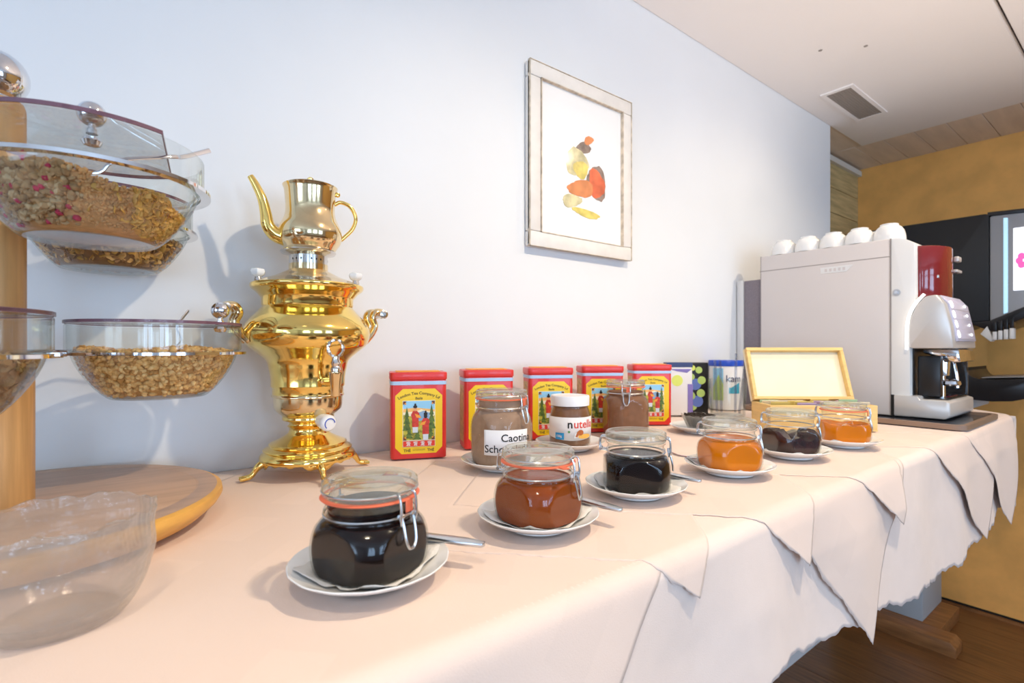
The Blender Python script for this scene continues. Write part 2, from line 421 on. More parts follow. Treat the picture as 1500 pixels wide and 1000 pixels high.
# ceiling vent
v = thing('ceiling_vent', 'grey rectangular air vent set in the white ceiling', 'vent', (2.34, -.148, 2.24))
MB().box(-.168, .168, -.042, .042, -.003, .0).build('backing', M['vent'], v)
f = MB(); f.box(-.185, .185, -.056, -.042, -.005, 0); f.box(-.185, .185, .042, .056, -.005, 0); f.box(-.185, -.168, -.042, .042, -.005, 0); f.box(.168, .185, -.042, .042, -.005, 0)
f.build('frame', M['ceil'], v)
for i in range(9): MB().box(-.168, .168, -.039 + i * .0091, -.0355 + i * .0091, -.0045, -.003).build('slat', M['vent'], v)
for i, (x, y) in enumerate([(1.92, -.32), (1.83, -.22), (1.18, -.07)]):
    struct(MB().lathe([(.006, 0), (.006, -.0012), (.002, -.0016)], 12, (x, y, 2.24)).build('trim_%d' % (3 + i), M['vent']))

# ------------------------------------------------------------------ table and cloths
EDGE = -.645; XR = 2.05
tb = thing('buffet_table', 'long buffet table hidden under the white and pink cloths', 'table', (.5, -.33, 0))
MB().box(-1.5, XR - .5 - .006, -.306, .322, T - .035, T - .004).build('table_top', M['oak'], tb)
for x, yy in ((-1.3, (-.25, .25)), (.7, (.2, .29))):
    for y in yy: MB().box(x - .035, x + .035, y - .035, y + .035, 0, T - .035).build('leg', M['oak'], tb)

def hnoise(x, s=1.0):
    return math.sin(x * 37.1 * s) * .5 + math.sin(x * 91.7 * s + 1.3) * .3 + math.sin(x * 213.3 * s + .4) * .2
def fold(X, Y, layer, skew=0, wav=1.0):
    """lay a point of cloth on the table; what passes the front edge hangs down"""
    r = .018; off = .0006 * layer
    e = EDGE + r; d = e - Y
    if d <= 0: return (X, Y, T + off + .0006 * math.sin(X * 9 + Y * 7))
    arc = r * PI / 2
    if d < arc:
        t = d / r; return (X, e - (r + off) * math.sin(t), T - r + (r + off) * math.cos(t))
    h = d - arc
    x = X + skew * h
    return (x, EDGE - off * 2 - layer * .0042 * min(1, h / .05) - h * .05 - .006 * math.sin(x * 23 + 1) * min(1, h / .08), T - r - h)
def cloth_mesh(name, pts_rows, m, parent=None, uvs=None):
    v = []; f = []; n = len(pts_rows[0])
    for row in pts_rows: v += row
    for i in range(len(pts_rows) - 1):
        for j in range(n - 1): f.append((i * n + j, i * n + j + 1, (i + 1) * n + j + 1, (i + 1) * n + j))
    me = fpd(name, v, f)
    if uvs:
        ul = me.uv_layers.new(name='UVMap')
        for lp in me.loops: ul.data[lp.index].uv = uvs[lp.vertex_index]
    o = mobj(name, me, m, parent, ang=80)
    s = o.modifiers.new('thick', 'SOLIDIFY'); s.thickness = .0007; s.offset = 1
    return o
# base cloth
rows = []
NX = 420
xs = [-1.1 + (XR + 1.1) * i / NX for i in range(NX + 1)]
NJ = 60
for j in range(NJ + 1):
    row = []
    for x in xs:
        dmax = .175 + .016 * math.sin(x * 5.1 + .6) + .008 * hnoise(x) + (.05 if x > 1 else .05 * max(0, (x - .6) / .4))
        tt = j / NJ
        E0 = EDGE + .022
        Y = -.004 + (E0 + .004) * (tt / .25) if tt < .25 else (E0 - .034 * (tt - .25) / .25 if tt < .5 else E0 - .034 - (dmax - .012) * (tt - .5) / .5)
        p = fold(x, Y, 0, 0, .6 + .5 * max(0, (tt - .5)))
        if tt > .85: p = (p[0], p[1] - (tt - .85) * .008 * (1 + hnoise(x, .7)), p[2])
        row.append(p)
    rows.append(row)
o = cloth_mesh('tablecloth', rows, M['cloth'])
tag(o, 'long white cotton tablecloth with a frayed hem hanging in front', 'tablecloth')
rows = []
for j in range(26):
    d = .26 * j / 25; row = []
    for i in range(41):
        y = -.004 + (EDGE - .002) * i / 40
        z = T - d - (0.012 * hnoise(y * 1.3) if j == 25 else 0)
        row.append((XR + min(d, .012) + .006 * math.sin(y * 31) * min(1, d / .1), y, z))
    rows.append(row)
cloth_mesh('end_drop', rows, M['cloth'], o)

def overlay(x, drop, hd, layer, skew, label, m='pinkd'):
    cy = EDGE - drop + hd; n = 120; rows = []; uvs = []
    for i in range(n + 1):
        row = []
        for j in range(n + 1):
            a = (i / n - .5) * 2; b = (j / n - .5) * 2
            wob = .0022 * hnoise(i * .013 + j * .011, .8) if (i in (0, n) or j in (0, n)) else 0
            X = x + (a - b) / 2 * hd + wob; Y = cy + (a + b) / 2 * hd + wob
            Y = min(Y, -.006)
            row.append(fold(X, Y, layer, skew, 1.0 + .6 * layer)); uvs.append((a * .35, b * .35))
        rows.append(row)
    o = cloth_mesh('napkin_cloth', rows, M[m], None, uvs)
    # stitched hem
    return tag(o, label, 'cloth', 'cloths laid cornerwise over the table')
overlay(.167, .235, .43, .7, 0, 'large pink cloth in the foreground, its corner hanging below the frame')
overlay(.867, .225, .43, 1.1, 0, 'large pink cloth whose long pointed corner hangs lowest at the table front')
overlay(1.52, .24, .43, 1.7, .35, 'large pink cloth hanging in front of the coffee machine tray')
overlay(1.80, .26, .40, 2.4, .25, 'large pink cloth at the far right end of the table')
overlay(.44, .04, .27, 1.7, .4, 'small pink cloth under the amber honey jar, short corner over the edge')
overlay(.663, .066, .33, 2.4, .35, 'small pink cloth under the second dark jam jar, short corner over the edge')
overlay(.985, .085, .33, 3.1, .5, 'small pink cloth under the three farthest jam jars, short corner over the edge')

# ------------------------------------------------------------------ framed picture
pf = thing('framed_picture', 'cream wooden picture frame with small watercolour on white paper, hung on wall', 'picture', (.937, -.002, 1.718))
W2, H2 = .181, .217
for (a, bb) in (((-W2, H2 - .036), (W2, H2)), ((-W2, -H2), (W2, -H2 + .036)), ((-W2, -H2 + .036), (-W2 + .034, H2 - .036)), ((W2 - .034, -H2 + .036), (W2, H2 - .036))):
    MB().box(a[0], bb[0], -.02, 0, a[1], bb[1]).build('moulding', M['frame'], pf, bevel=.004)
g = MB()
for q, t in ((0, .0008), (.0345, .002)):
    x0, z0 = W2 - q, H2 - q
    for (xa, xb, za, zb) in ((-x0, x0, z0 - t, z0), (-x0, x0, -z0, -z0 + t), (-x0, -x0 + t, -z0, z0), (x0 - t, x0, -z0, z0)):
        g.box(xa, xb, -.0212, -.012, za, zb)
g.build('worn_edge', M['gilt'], pf)
MB().box(-W2 + .03, W2 - .03, -.012, -.006, -H2 + .03, H2 - .03).build('mount', M['mount'], pf)
MB().box(-W2 + .03, W2 - .03, -.0155, -.0145, -H2 + .03, H2 - .03).build('pane', glass('picture_glass', (.985, .985, .985), .12, .04, edge=(.96, .96, .96)), pf)
art = MB()
def blob(cx, cz, rx, rz, k, sd, rot=0, n=28):
    rr = random.Random(sd); pts = []
    for i in range(n):
        t = 2 * PI * i / n; q = 1 + .10 * math.sin(3 * t + sd) + .06 * rr.uniform(-1, 1)
        a, c = rx * q * math.cos(t), rz * q * math.sin(t)
        pts.append((cx + a * math.cos(rot) - c * math.sin(rot), cz + a * math.sin(rot) + c * math.cos(rot)))
    art.prism(pts, -.0128 - .00006 * len(art.v) / 50, -.0122, 'y', k)
blob(.0, .052, .030, .014, 2, 4, .35); blob(-.022, .012, .040, .034, 4, 3, .3); blob(-.008, -.004, .026, .022, 3, 6, .2)
blob(.050, -.028, .035, .044, 2, 5, .2); blob(.049, -.030, .029, .038, 1, 2, .2); blob(-.006, -.052, .046, .022, 0, 11, .15)
blob(-.040, -.088, .034, .016, 4, 8, .2); blob(.012, -.112, .050, .010, 3, 12, -.08); blob(.020, .076, .018, .010, 0, 9, .5)
art.build('watercolour_wash', [M['p_or'], M['p_rd'], M['p_br'], M['p_ye'], M['p_oc']], pf)

# ------------------------------------------------------------------ cereal stand
PX, PY = -.1, -.193
st = thing('cereal_stand', 'beech cereal stand with round base board, post and chrome bowl rings', 'stand', (PX, PY, T + .0015))
R = .193
bp = MB().lathe([(0, .006), (.160, .006), (.176, .0065), (R - .004, .018), (R, .025), (R - .001, .031), (R - .006, .033)], 96, (.011, 0, 0)).build('base_board', M['beechrim'], st)
MB().lathe([(R - .0062, .0331), (.168, .0334), (.1665, .0322), (.165, .0334), (0, .0334)], 96, (.011, 0, 0)).build('board_top', M['beechtop'], bp)
for i in range(3):
    t = i * 2 * PI / 3 + .4
    MB().lathe([(.018, 0), (.02, .002), (.02, .006)], 20, (.12 * math.cos(t), .12 * math.sin(t), 0)).build('foot', M['dark'], st)
zr = .0015
MB().lathe([(.0315, .0334), (.0315, .0345), (.030, .0352), (.030, .185), (.0285, .187), (.0235, .187), (.0233, .446), (.0215, .452)], 40).build('post', M['beech'], st)
MB().lathe([(.0155, .452), (.0155, .455)] + [(.0265 * math.sin(t), .4775 - .0265 * math.cos(t)) for t in [PI * (.2 + .8 * i / 14) for i in range(15)]], 32).build('finial', M['chrome'], st)
ZL, ZU = 1.258 - T - .0015, 1.420 - T - .0015
BR = .0885
LOWER = [(16, ZL), (-105, ZL)]; UPPER = [(-55, ZU), (49, ZU)]
def bowl_centre(a):
    q = .147 if a == 16 else .14
    return (q * math.cos(math.radians(a)), q * math.sin(math.radians(a)))
for a, z in LOWER + UPPER:
    cx, cy = bowl_centre(a); ca, sa = math.cos(math.radians(a)), math.sin(math.radians(a))
    m = MB().lathe([(BR, z - .0025), (BR + .009, z - .0025), (BR + .009, z + .0008), (BR, z + .0008)], 64, (cx, cy, 0), 0, True)
    m.tube([(.022 * ca, .022 * sa, z), ((math.hypot(cx, cy) - BR - .002) * ca, (math.hypot(cx, cy) - BR - .002) * sa, z)], .004, 10)
    m.build('bowl_ring', M['chrome'], st)

BP_OUT = smooth2([(.047, -.0565), (.052, -.0555), (.064, -.044), (.076, -.027), (.0835, -.012), (.0872, .0)], 5)
BP = [(0, -.0545), (.035, -.0548), (.047, -.0565)] + BP_OUT + [(.0895, .0008), (.0915, .003), (.0915, .0315), (.0905, .0325), (.0895, .0315), (.0893, .004), (.085, -.0005)] + [(r - .0028, z + .0012) for r, z in BP_OUT[::-1]] + [(.03, -.0525), (0, -.0525)]
def bowl_r(z):
    for (r0, z0), (r1, z1) in zip(BP_OUT, BP_OUT[1:]):
        if z0 <= z <= z1 and z1 > z0: return r0 + (r1 - r0) * (z - z0) / (z1 - z0)
    return BP_OUT[0][0] if z < BP_OUT[0][1] else BP_OUT[-1][0]
bowl_me = None
def ico(sub):
    bm = bmesh.new(); bmesh.ops.create_icosphere(bm, subdivisions=sub, radius=1)
    v = [x.co.copy() for x in bm.verts]; f = [tuple(q.index for q in g.verts) for g in bm.faces]; bm.free(); return v, f
ICO1 = ico(1); ICO2 = ico(2)
def rotm(rr): return Matrix.Rotation(rr.uniform(0, 6.3), 3, 'Z') @ Matrix.Rotation(rr.uniform(0, 6.3), 3, 'X') @ Matrix.Rotation(rr.uniform(0, 6.3), 3, 'Y')
def fill(kind, mats, name, label, cat, centre, top, seed, n):
    """loose cereal: a core that follows the bowl and single grains against the glass and on top"""
    rr = random.Random(seed); m = MB()
    zt = lambda x, y: top(x, y)
    # core
    prof = []; N = 40
    v = []; f = []
    levels = [-.052 + (.052 + 0) * i / 10 for i in range(11)]
    for i in range(11):
        for j in range(N):
            t = 2 * PI * j / N
            q = i / 10
            zz = -.0515 + (zt(.07 * math.cos(t), .07 * math.sin(t)) - .003 + .0515) * q
            r = bowl_r(zz) - .0075
            v.append((r * math.cos(t), r * math.sin(t), zz))
    for i in range(10):
        for j in range(N): f.append((i * N + j, i * N + (j + 1) % N, (i + 1) * N + (j + 1) % N, (i + 1) * N + j))
    f.append(tuple(range(N - 1, -1, -1)))
    b0 = len(v)
    for k, q in enumerate((.7, .4, .1)):
        for j in range(N):
            t = 2 * PI * j / N; x, y = .078 * q * math.cos(t), .078 * q * math.sin(t); v.append((x, y, zt(x, y) - .004))
    for k in range(3):
        A = 10 * N if k == 0 else b0 + (k - 1) * N; B = b0 + k * N
        for j in range(N): f.append((A + j, A + (j + 1) % N, B + (j + 1) % N, B + j))
    f.append(tuple(b0 + 2 * N + j for j in range(N)))
    m.add(v, f, len(mats) - 1)
    for i in range(n):
        if rr.random() < .62:     # against the glass
            t = rr.uniform(0, 2 * PI); q = rr.random() ** .8
            zz = -.0505 + (zt(.075 * math.cos(t), .075 * math.sin(t)) + .0505) * q
            r = bowl_r(zz) - .0062 - rr.uniform(0, .0014); p = Vector((r * math.cos(t), r * math.sin(t), zz))
        else:
            t = rr.uniform(0, 2 * PI); q = math.sqrt(rr.random()); x, y = .078 * q * math.cos(t), .078 * q * math.sin(t)
            zz = zt(x, y); lim = bowl_r(zz) - .007
            if math.hypot(x, y) > lim: x *= lim / math.hypot(x, y); y *= lim / math.hypot(x, y)
            p = Vector((x, y, zz + rr.uniform(-.003, .0015)))
        Rm = rotm(rr); k = rr.randrange(len(mats) - 1)
        src = ICO1
        if kind == 'wheat': s = (.0050 * rr.uniform(.85, 1.15), .0034 * rr.uniform(.85, 1.15), .0028)
        elif kind == 'flake': s = (.0062 * rr.uniform(.6, 1.1), .0048 * rr.uniform(.6, 1.1), .0011)
        elif kind == 'granola':
            if p.x * .99 - p.y * .1 > -.008 + rr.uniform(-.012, .012):
                k = 4 if rr.random() < (.98 if p.x < .03 else .5) else 3; a = rr.uniform(.0010, .0020); s = (a, a, a)
                if k == 3: s = (.005, .004, .001)
            else:
                k = rr.choice((0, 0, 1, 2, 2)); a = rr.uniform(.0016, .0042) if rr.random() < .75 else rr.uniform(.0035, .0052); s = (a, a * rr.uniform(.6, 1), a * rr.uniform(.5, .9))
                if rr.random() < .05: k = 5; s = (.0036, .0032, .003)
        else:
            a = rr.uniform(.002, .005); s = (a * 1.2, a * .8, a * .3)
        vv = [Rm @ Vector((c.x * s[0], c.y * s[1], c.z * s[2])) * (1 if kind == 'wheat' else rr.uniform(.85, 1.15)) + p for c in src[0]]
        m.add(vv, src[1], k)
    me = fpd(name, m.v, m.f, m.mi)
    o = mobj(name, me, mats, None, centre, ang=180 if kind == 'wheat' else 50)
    return tag(o, label, cat, None, 'stuff')
knob_prof = [(.0045, 0), (.0045, .004), (.003, .005), (.003, .007)] + [(.0112 * math.sin(t), .0178 - .0112 * math.cos(t)) for t in [PI * (.1 + .9 * i / 12) for i in range(13)]]
def lid(name, label, centre, cutdir, cut, knob):
    z = .0338
    t = thing(name, label, 'lid', (centre[0], centre[1], centre[2] + z))
    a0 = math.acos(cut / .0925); pts = [(.0925 * math.cos(a0 + (2 * PI - 2 * a0) * i / 72), .0925 * math.sin(a0 + (2 * PI - 2 * a0) * i / 72)) for i in range(73)]
    c, s = math.cos(cutdir), math.sin(cutdir); pts = [(x * c - y * s, x * s + y * c) for x, y in pts]
    MB().prism(pts, 0, .0026).build('disc', M['acryl'], t)
    m = MB(); inn = [(x * .984, y * .984) for x, y in pts]; n = len(pts)
    v = [(x, y, zz) for zz in (-.0004, .003) for x, y in pts] + [(x, y, zz) for zz in (-.0004, .003) for x, y in inn]
    f = []
    for i in range(n):
        j = (i + 1) % n
        f += [(i, j, n + j, n + i), (2 * n + j, 2 * n + i, 3 * n + i, 3 * n + j), (n + i, n + j, 3 * n + j, 3 * n + i), (j, i, 2 * n + i, 2 * n + j)]
    m.add(v, f).build('edge', M['purple'], t)
    MB().lathe(knob_prof, 24, (knob[0], knob[1], .0026)).build('knob', M['chrome'], t)
    MB().lathe([(.006, -.001), (.008, -.004), (.006, -.008), (.002, -.009)], 16, (knob[0], knob[1], 0)).build('knob_screw', M['chrome'], t)
def spoon(label, pts, tipr, name='spoon', cat='spoon'):
    t = thing(name, label, cat, pts[0])
    o0 = Vector(pts[0]); P = smoothpts([Vector(p) - o0 for p in pts], 6)
    n = len(P)
    MB().tube(P, [.0010 + .0007 * (i / n) ** 2 for i in range(n)], 8, 0, True, 1.7).build('handle', M['chrome'], t)
    d = (P[0] - P[2]).normalized(); side = d.cross(Vector((0, 0, 1))).normalized(); up = side.cross(d)
    v = []; f = []; a, bq = 12, 5
    for i in range(bq + 1):
        for j in range(a):
            th = 2 * PI * j / a; q = i / bq
            c = P[0] + d * tipr * 1.25
            v.append(c + d * (math.cos(th) * q * tipr * 1.35) + side * (math.sin(th) * q * tipr * .85) - up * (.3 * tipr * (1 - q * q)))
    for i in range(bq):
        for j in range(a): f.append((i * a + j, i * a + (j + 1) % a, (i + 1) * a + (j + 1) % a, (i + 1) * a + j))
    bw = MB().add(v, f).build('bowl', M['chrome'], t)
    s = bw.modifiers.new('thick', 'SOLIDIFY'); s.thickness = .0008
    return t
NAMES = {0: ('glass cereal bowl of puffed wheat on the lower right ring', 'clear acrylic lid on the puffed wheat bowl'),
         1: ('glass cereal bowl of oat muesli at the lower left frame edge', 'clear acrylic lid on the muesli bowl at the left frame edge'),
         2: ('glass cereal bowl of berry granola on the upper front ring', 'clear acrylic lid on the upper granola bowl, chrome ball in its middle'),
         3: ('glass cereal bowl of cornflakes behind the granola bowl', 'clear acrylic lid on the cornflake bowl at the back')}
zb = T + .0015
for i, (a, z) in enumerate(LOWER + UPPER):
    cx, cy = bowl_centre(a); c = (PX + cx, PY + cy, zb + z + .0009)
    if bowl_me is None:
        o = MB().lathe(BP, 72).build('cereal_bowl', M['glass'], None, c, ang=30); bowl_me = o.data
    else:
        o = bpy.data.objects.new('cereal_bowl', bowl_me); C.objects.link(o); o.location = c
    tag(o, NAMES[i][0], 'bowl', 'glass bowls on the cereal stand')
    t_, r_ = view_basis(c[0], c[1])
    if i == 0:
        fill('wheat', [M['wheat'], M['wheat2'], M['wheat'], M['wheat3'], M['wheat3']], 'puffed_wheat', 'golden puffed wheat grains filling the lower right glass bowl', 'cereal', c, lambda x, y: .0015 + .002 * math.sin(x * 60), 1, 2600)
        ca = math.atan2(t_.y, t_.x); lid('bowl_lid', NAMES[i][1], c, ca + PI * .97, .07, tuple(r_ * .066 + t_ * .01))
        s = c; q = lambda r, t, z: (c[0] + r_.x * r + t_.x * t, c[1] + r_.y * r + t_.y * t, c[2] + z)
        spoon('small spoon standing in the puffed wheat bowl', [q(.012, -.012, .002), q(.024, -.035, .016), q(.02, -.06, .034), q(.034, -.088, .058)], .010)
    elif i == 1:
        fill('muesli', [M['oat1'], M['oat3'], M['oat2'], M['oat1'], M['oat2']], 'muesli', 'pale oat muesli flakes filling the lower left glass bowl', 'cereal', c, lambda x, y: -.004, 2, 1700)
        ca = math.atan2(t_.y, t_.x); lid('bowl_lid', NAMES[i][1], c, ca - .6, .08, (-.03, 0))
    elif i == 2:
        fill('granola', [M['oat1'], M['oat3'], M['oat1'], M['flake'], M['bran'], M['rasp'], M['bran']], 'granola', 'brown granola clusters with red dried berries in the upper glass bowl', 'cereal', c,
             lambda x, y: -.012 - .16 * (x * r_.x + y * r_.y) + .003 * math.sin(x * 90 + y * 50), 3, 6000)
        ca = math.atan2(r_.y, r_.x); lid('bowl_lid', NAMES[i][1], c, ca - .15, .060, tuple(t_ * .03))
        q = lambda r, t, z: (c[0] + r_.x * r + t_.x * t, c[1] + r_.y * r + t_.y * t, c[2] + z)
        spoon('silver spoon resting in the upper granola bowl with its handle sticking out', [q(-.012, .03, .001), q(.005, .03, .003), q(.018, .03, .017), q(.06, .02, .033), q(.072, .01, .0385), q(.098, -.006, .056)], .017)
    else:
        fill('flake', [M['flake'], M['wheat'], M['oat2'], M['oat2']], 'cornflakes', 'dark golden cornflakes in the rear upper glass bowl', 'cereal', c, lambda x, y: -.016, 4, 1300)
        lid('bowl_lid', NAMES[i][1], c, 2.2, .085, (-.02, .02))

# ------------------------------------------------------------------ pressed glass bowl in the foreground
def pressed_bowl():
    n = 288; rows = []
    prof = [(.0, .004), (.025, .003), (.036, .0), (.041, .0015), (.048, .012), (.0535, .026), (.0565, .042), (.0575, .056), (.0585, .068), (.0590, .075)]
    prof = smooth2(prof, 5)
    def shell(off):
        out = []
        for r, z in prof:
            for j in range(n):
                t = 2 * PI * j / n
                k = max(0, (z - .012) / .067)
                wv = .0012 * k * math.sin(t * 7 + z * 60) + .0010 * k * math.sin(t * 13 - z * 90) + .00035 * k * math.sin(t * 72 + 9 * math.sin(t * 3 + z * 40)) + .0009 * k * math.sin(z * 190 + 2 * math.sin(t * 3))
                zz = z + .0016 * k ** 2 * math.sin(t * 7 + 1.1) + .0012 * k ** 2 * math.sin(t * 17)
                rr = max(0, r + wv - off)
                out.append((rr * math.cos(t), rr * math.sin(t), zz + (off if z < .01 else 0)))
        return out
    v = shell(0) + shell(.0032); L = len(prof); f = []
    for s in (0, 1):
        for i in range(L - 1):
            for j in range(n):
                f.append(tuple(s * L * n + q for q in (i * n + j, i * n + (j + 1) % n, (i + 1) * n + (j + 1) % n, (i + 1) * n + j)))
    for j in range(n):
        a = (L - 1) * n; f.append((a + j, a + (j + 1) % n, L * n + a + (j + 1) % n, L * n + a + j))
    m = MB().add(v, f)
    o = m.build('glass_bowl', M['pressed'], None, (-.034, -.437, T + .002), ang=60)
    return tag(o, 'frosted pressed glass bowl with wavy rim, empty, in the left foreground', 'bowl')
pressed_bowl()

# ------------------------------------------------------------------ samovar and teapot
SX, SY = .238, -.1
sm = thing('samovar', 'polished brass samovar with curled handles, tap and clawed feet', 'samovar', (SX, SY, T + .0032), dir_angle(SX, SY, 0))
# local +x looks at the photographer, +y is to the right in the picture
def sph(phi): return math.radians(phi)
base = smooth2([(.066, .022), (.0705, .024), (.0695, .031), (.064, .036), (.0655, .0395), (.056, .045), (.057, .048), (.044, .054), (.031, .062), (.028, .070), (.031, .074)], 5)
MB().lathe([(.058, .024)] + base, 72).build('base', M['brass'], sm)
stem = smooth2([(.031, .074), (.0285, .077), (.030, .081), (.038, .084), (.0385, .090), (.043, .094)], 5)
MB().lathe(stem, 72).build('stem', M['brass'], sm)
MB().lathe([(.043, .094), (.049, .100), (.0505, .106), (.0512, .119), (.0535, .1205), (.0535, .1225), (.0525, .124)], 72).build('burner_ring', M['brasspale'], sm)
body = [(.0525, .124), (.0525, .134)] + smooth2([(.0545, .136), (.055, .150), (.0575, .164), (.061, .176), (.074, .188), (.088, .200), (.0935, .214), (.0925, .226), (.085, .238), (.074, .250), (.0665, .259)], 6) + [(.0675, .262), (.0675, .272)] + smooth2([(.069, .274), (.075, .281), (.0815, .286), (.0835, .290), (.083, .293)], 4)
MB().lathe(body, 96).build('body', M['brass'], sm, ang=50)
MB().lathe(smooth2([(.083, .293), (.078, .295), (.064, .301), (.050, .306), (.038, .312), (.0305, .316)], 5) + [(.029, .317), (.029, .326)], 72).build('cover', M['brasspale'], sm)
ck = MB().lathe([(.0285, .326), (.0285, .339), (.032, .341), (.0395, .343), (.0415, .3455), (.0405, .347)], 64).build('crown', M['silverbr'], sm)
hol = MB()
for i in range(24):
    if i % 5 in (0, 1, 2):
        t = i * 2 * PI / 24 + .15; c, s = math.cos(t), math.sin(t)
        q = [(.0, .0022), (.0013, 0), (0, -.0022), (-.0013, 0)]
        hol.add([((.0287) * c - a * s, (.0287) * s + a * c, .3325 + bz) for a, bz in q], [(0, 1, 2, 3)])
hol.build('holes', M['black'], ck)
for ph in (15, 105, -75, -165):
    c, s = math.cos(sph(ph)), math.sin(sph(ph))
    P = smoothpts([(.060 * c, .060 * s, .024), (.072 * c, .072 * s, .018), (.081 * c, .081 * s, .006), (.089 * c, .089 * s, .0035), (.094 * c, .094 * s, .003)], 5)
    m = MB().tube(P, [.008 - .004 * min(1, i / 8) if i < 12 else .0042 for i in range(len(P))], 10)
    for w in (-1, 0, 1):
        m.tube([(.089 * c - w * .0035 * s, .089 * s + w * .0035 * c, .0035), (.097 * c - w * .006 * s, .097 * s + w * .006 * c, .0028)], .0026, 8)
    m.build('foot', M['brass'], sm)
ap = MB(); n = 96; v = []; f = []
for j in range(n):
    t = 2 * PI * j / n; q = math.cos(4 * (t - sph(15)))
    for zz, r in ((.026, .066), (.0215 - .007 * max(0, q) - .002 * math.cos(16 * t), .0655)): v.append((r * math.cos(t), r * math.sin(t), zz))
for j in range(n): f.append((2 * j, 2 * ((j + 1) % n), 2 * ((j + 1) % n) + 1, 2 * j + 1))
apo = ap.add(v, f).build('apron', M['brass'], sm); apo.modifiers.new('thick', 'SOLIDIFY').thickness = .0012
for ph in (108, -72):
    c, s = math.cos(sph(ph)), math.sin(sph(ph)); tx, ty = -s, c
    for w in (-.012, .012):
        P = [(r * c + w * tx, r * s + w * ty, z) for r, z in ((.088, .205), (.098, .216), (.106, .232), (.101, .246), (.107, .256), (.119, .255), (.122, .246))]
        MB().tube(smoothpts(P, 5), .0066, 10, 0, True, .85).build('handle_arm', M['brasspale'], sm)
    g = MB(); a = Vector((.119 * c, .119 * s, .252)); d = Vector((tx, ty, 0))
    g.tube([a - d * .021, a - d * .020, a - d * .006, a + d * .006, a + d * .020, a + d * .021], [.005, .0072, .0062, .0062, .0072, .005], 16)
    g.tube([a + d * .021, a + d * .0225], .0025, 12); g.tube([a - d * .021, a - d * .0225], .0025, 12)
    g.build('handle_grip', M['silverbr'], sm)
for ph in (80, -82):
    c, s = math.cos(sph(ph)) * .0715, math.sin(sph(ph)) * .0715
    kb = MB().lathe([(.0058, 0), (.0052, .004), (.0045, .006)], 16, (c, s, .297)).build('knob_stem', M['silverbr'], sm)
    n = 24; v = []; f = []
    for i, (r, z) in enumerate([(.005, .006), (.009, .009), (.0105, .0135), (.0095, .017), (.006, .0185), (.001, .019)]):
        for j in range(n):
            t = 2 * PI * j / n; q = 1 + .07 * math.cos(6 * t); v.append((c + r * q * math.cos(t), s + r * q * math.sin(t), .297 + z))
    for i in range(5):
        for j in range(n): f.append((i * n + j, i * n + (j + 1) % n, (i + 1) * n + (j + 1) % n, (i + 1) * n + j))
    f.append(tuple(range(n))); f.append(tuple(5 * n + j for j in range(n)))
    MB().add(v, f).build('porcelain_knob', M['porc'], kb)
# tap
c, s = math.cos(sph(24)), math.sin(sph(24))
tp = MB().tube([(.05 * c, .05 * s, .146), (.066 * c, .066 * s, .146), (.090 * c, .090 * s, .147)], [.007, .006, .0055], 14)
tp.lathe([(.0085, 0), (.0105, .003), (.0085, .006)], 20, (.056 * c - .0, .056 * s, .143))
tp.lathe([(.0052, -.022), (.0062, -.021), (.0098, .010), (.0105, .0115), (.0105, .0135), (.0082, .014)], 20, (.090 * c, .090 * s, .147))
tpo = tp.build('tap', M['brasspale'], sm)
k = MB().lathe([(.0068, .014), (.0075, .018), (.0055, .022), (.0072, .026), (.0052, .032), (.0055, .036), (.003, .038)], 18, (.090 * c, .090 * s, .147))
cc = Vector((.090 * c, .090 * s, .147 + .048)); d = Vector((-s, c, 0))
ringp = [cc + d * (.0115 * math.cos(2 * PI * i / 28) * 1.0) + Vector((0, 0, .0125 * math.sin(2 * PI * i / 28))) for i in range(29)]
k.tube(ringp, [.0019 + .0011 * abs(math.cos(i * PI / 4)) for i in range(29)], 8, 0, False)
for dx, dz in ((-.003, .0145), (0, .0165), (.003, .0145)):
    q = cc + d * dx + Vector((0, 0, dz)); k.lathe([(.0001, -.002), (.0018, -.001), (.0018, .001), (.0001, .002)], 8, tuple(q))
k.build('tap_key', M['silverbr'], tpo)
pk = Vector((.058 * math.cos(sph(27)), .058 * math.sin(sph(27)), .083)); dd = Vector((math.cos(sph(27)), math.sin(sph(27)), -.12)).normalized()
kn = MB().tube([pk - dd * .024, pk - dd * .012, pk, pk + dd * .004, pk + dd * .007, pk + dd * .0075], [.008, .0115, .0125, .0125, .0105, .009], 24).build('temperature_knob', M['porc'], sm)
pc = pk + dd * .0078
s1 = dd.cross(Vector((0, 0, 1))).normalized(); u1 = s1.cross(dd)
arc = [pc + s1 * (.0078 * math.cos(t)) + u1 * (.0078 * math.sin(t)) for t in [-.9 + 3.9 * i / 20 for i in range(21)]]
MB().tube(arc, .0008, 6).build('scale_ring', M['cobalt'], kn)

tpz = T + .0032 + .3472
tpt = thing('teapot', 'small brass teapot with curved spout standing on top of the samovar', 'teapot', (SX + .003, SY, tpz), dir_angle(SX, SY, 0))
MB().lathe([(.034, 0), (.037, .001), (.038, .003)] + smooth2([(.040, .006), (.0455, .015), (.0475, .026), (.0455, .037), (.0395, .050), (.0365, .062), (.0368, .076), (.0385, .094), (.0405, .100)], 5) + [(.041, .1015), (.0395, .102)], 72).build('body', M['brasspale'], tpt)
l = MB().lathe([(.0395, .1015), (.037, .1035), (.02, .1055), (.006, .1065)], 48).build('lid', M['brasspale'], tpt)
MB().lathe([(.004, .1065), (.0028, .109), (.0050, .112), (.0052, .115), (.003, .1172), (.0005, .1175)], 18).build('lid_knob', M['brass'], l)
P = smoothpts([(.006, -.036, .018), (.008, -.050, .022), (.010, -.060, .034), (.011, -.063, .052), (.011, -.068, .074), (.011, -.077, .094), (.011, -.084, .106)], 5)
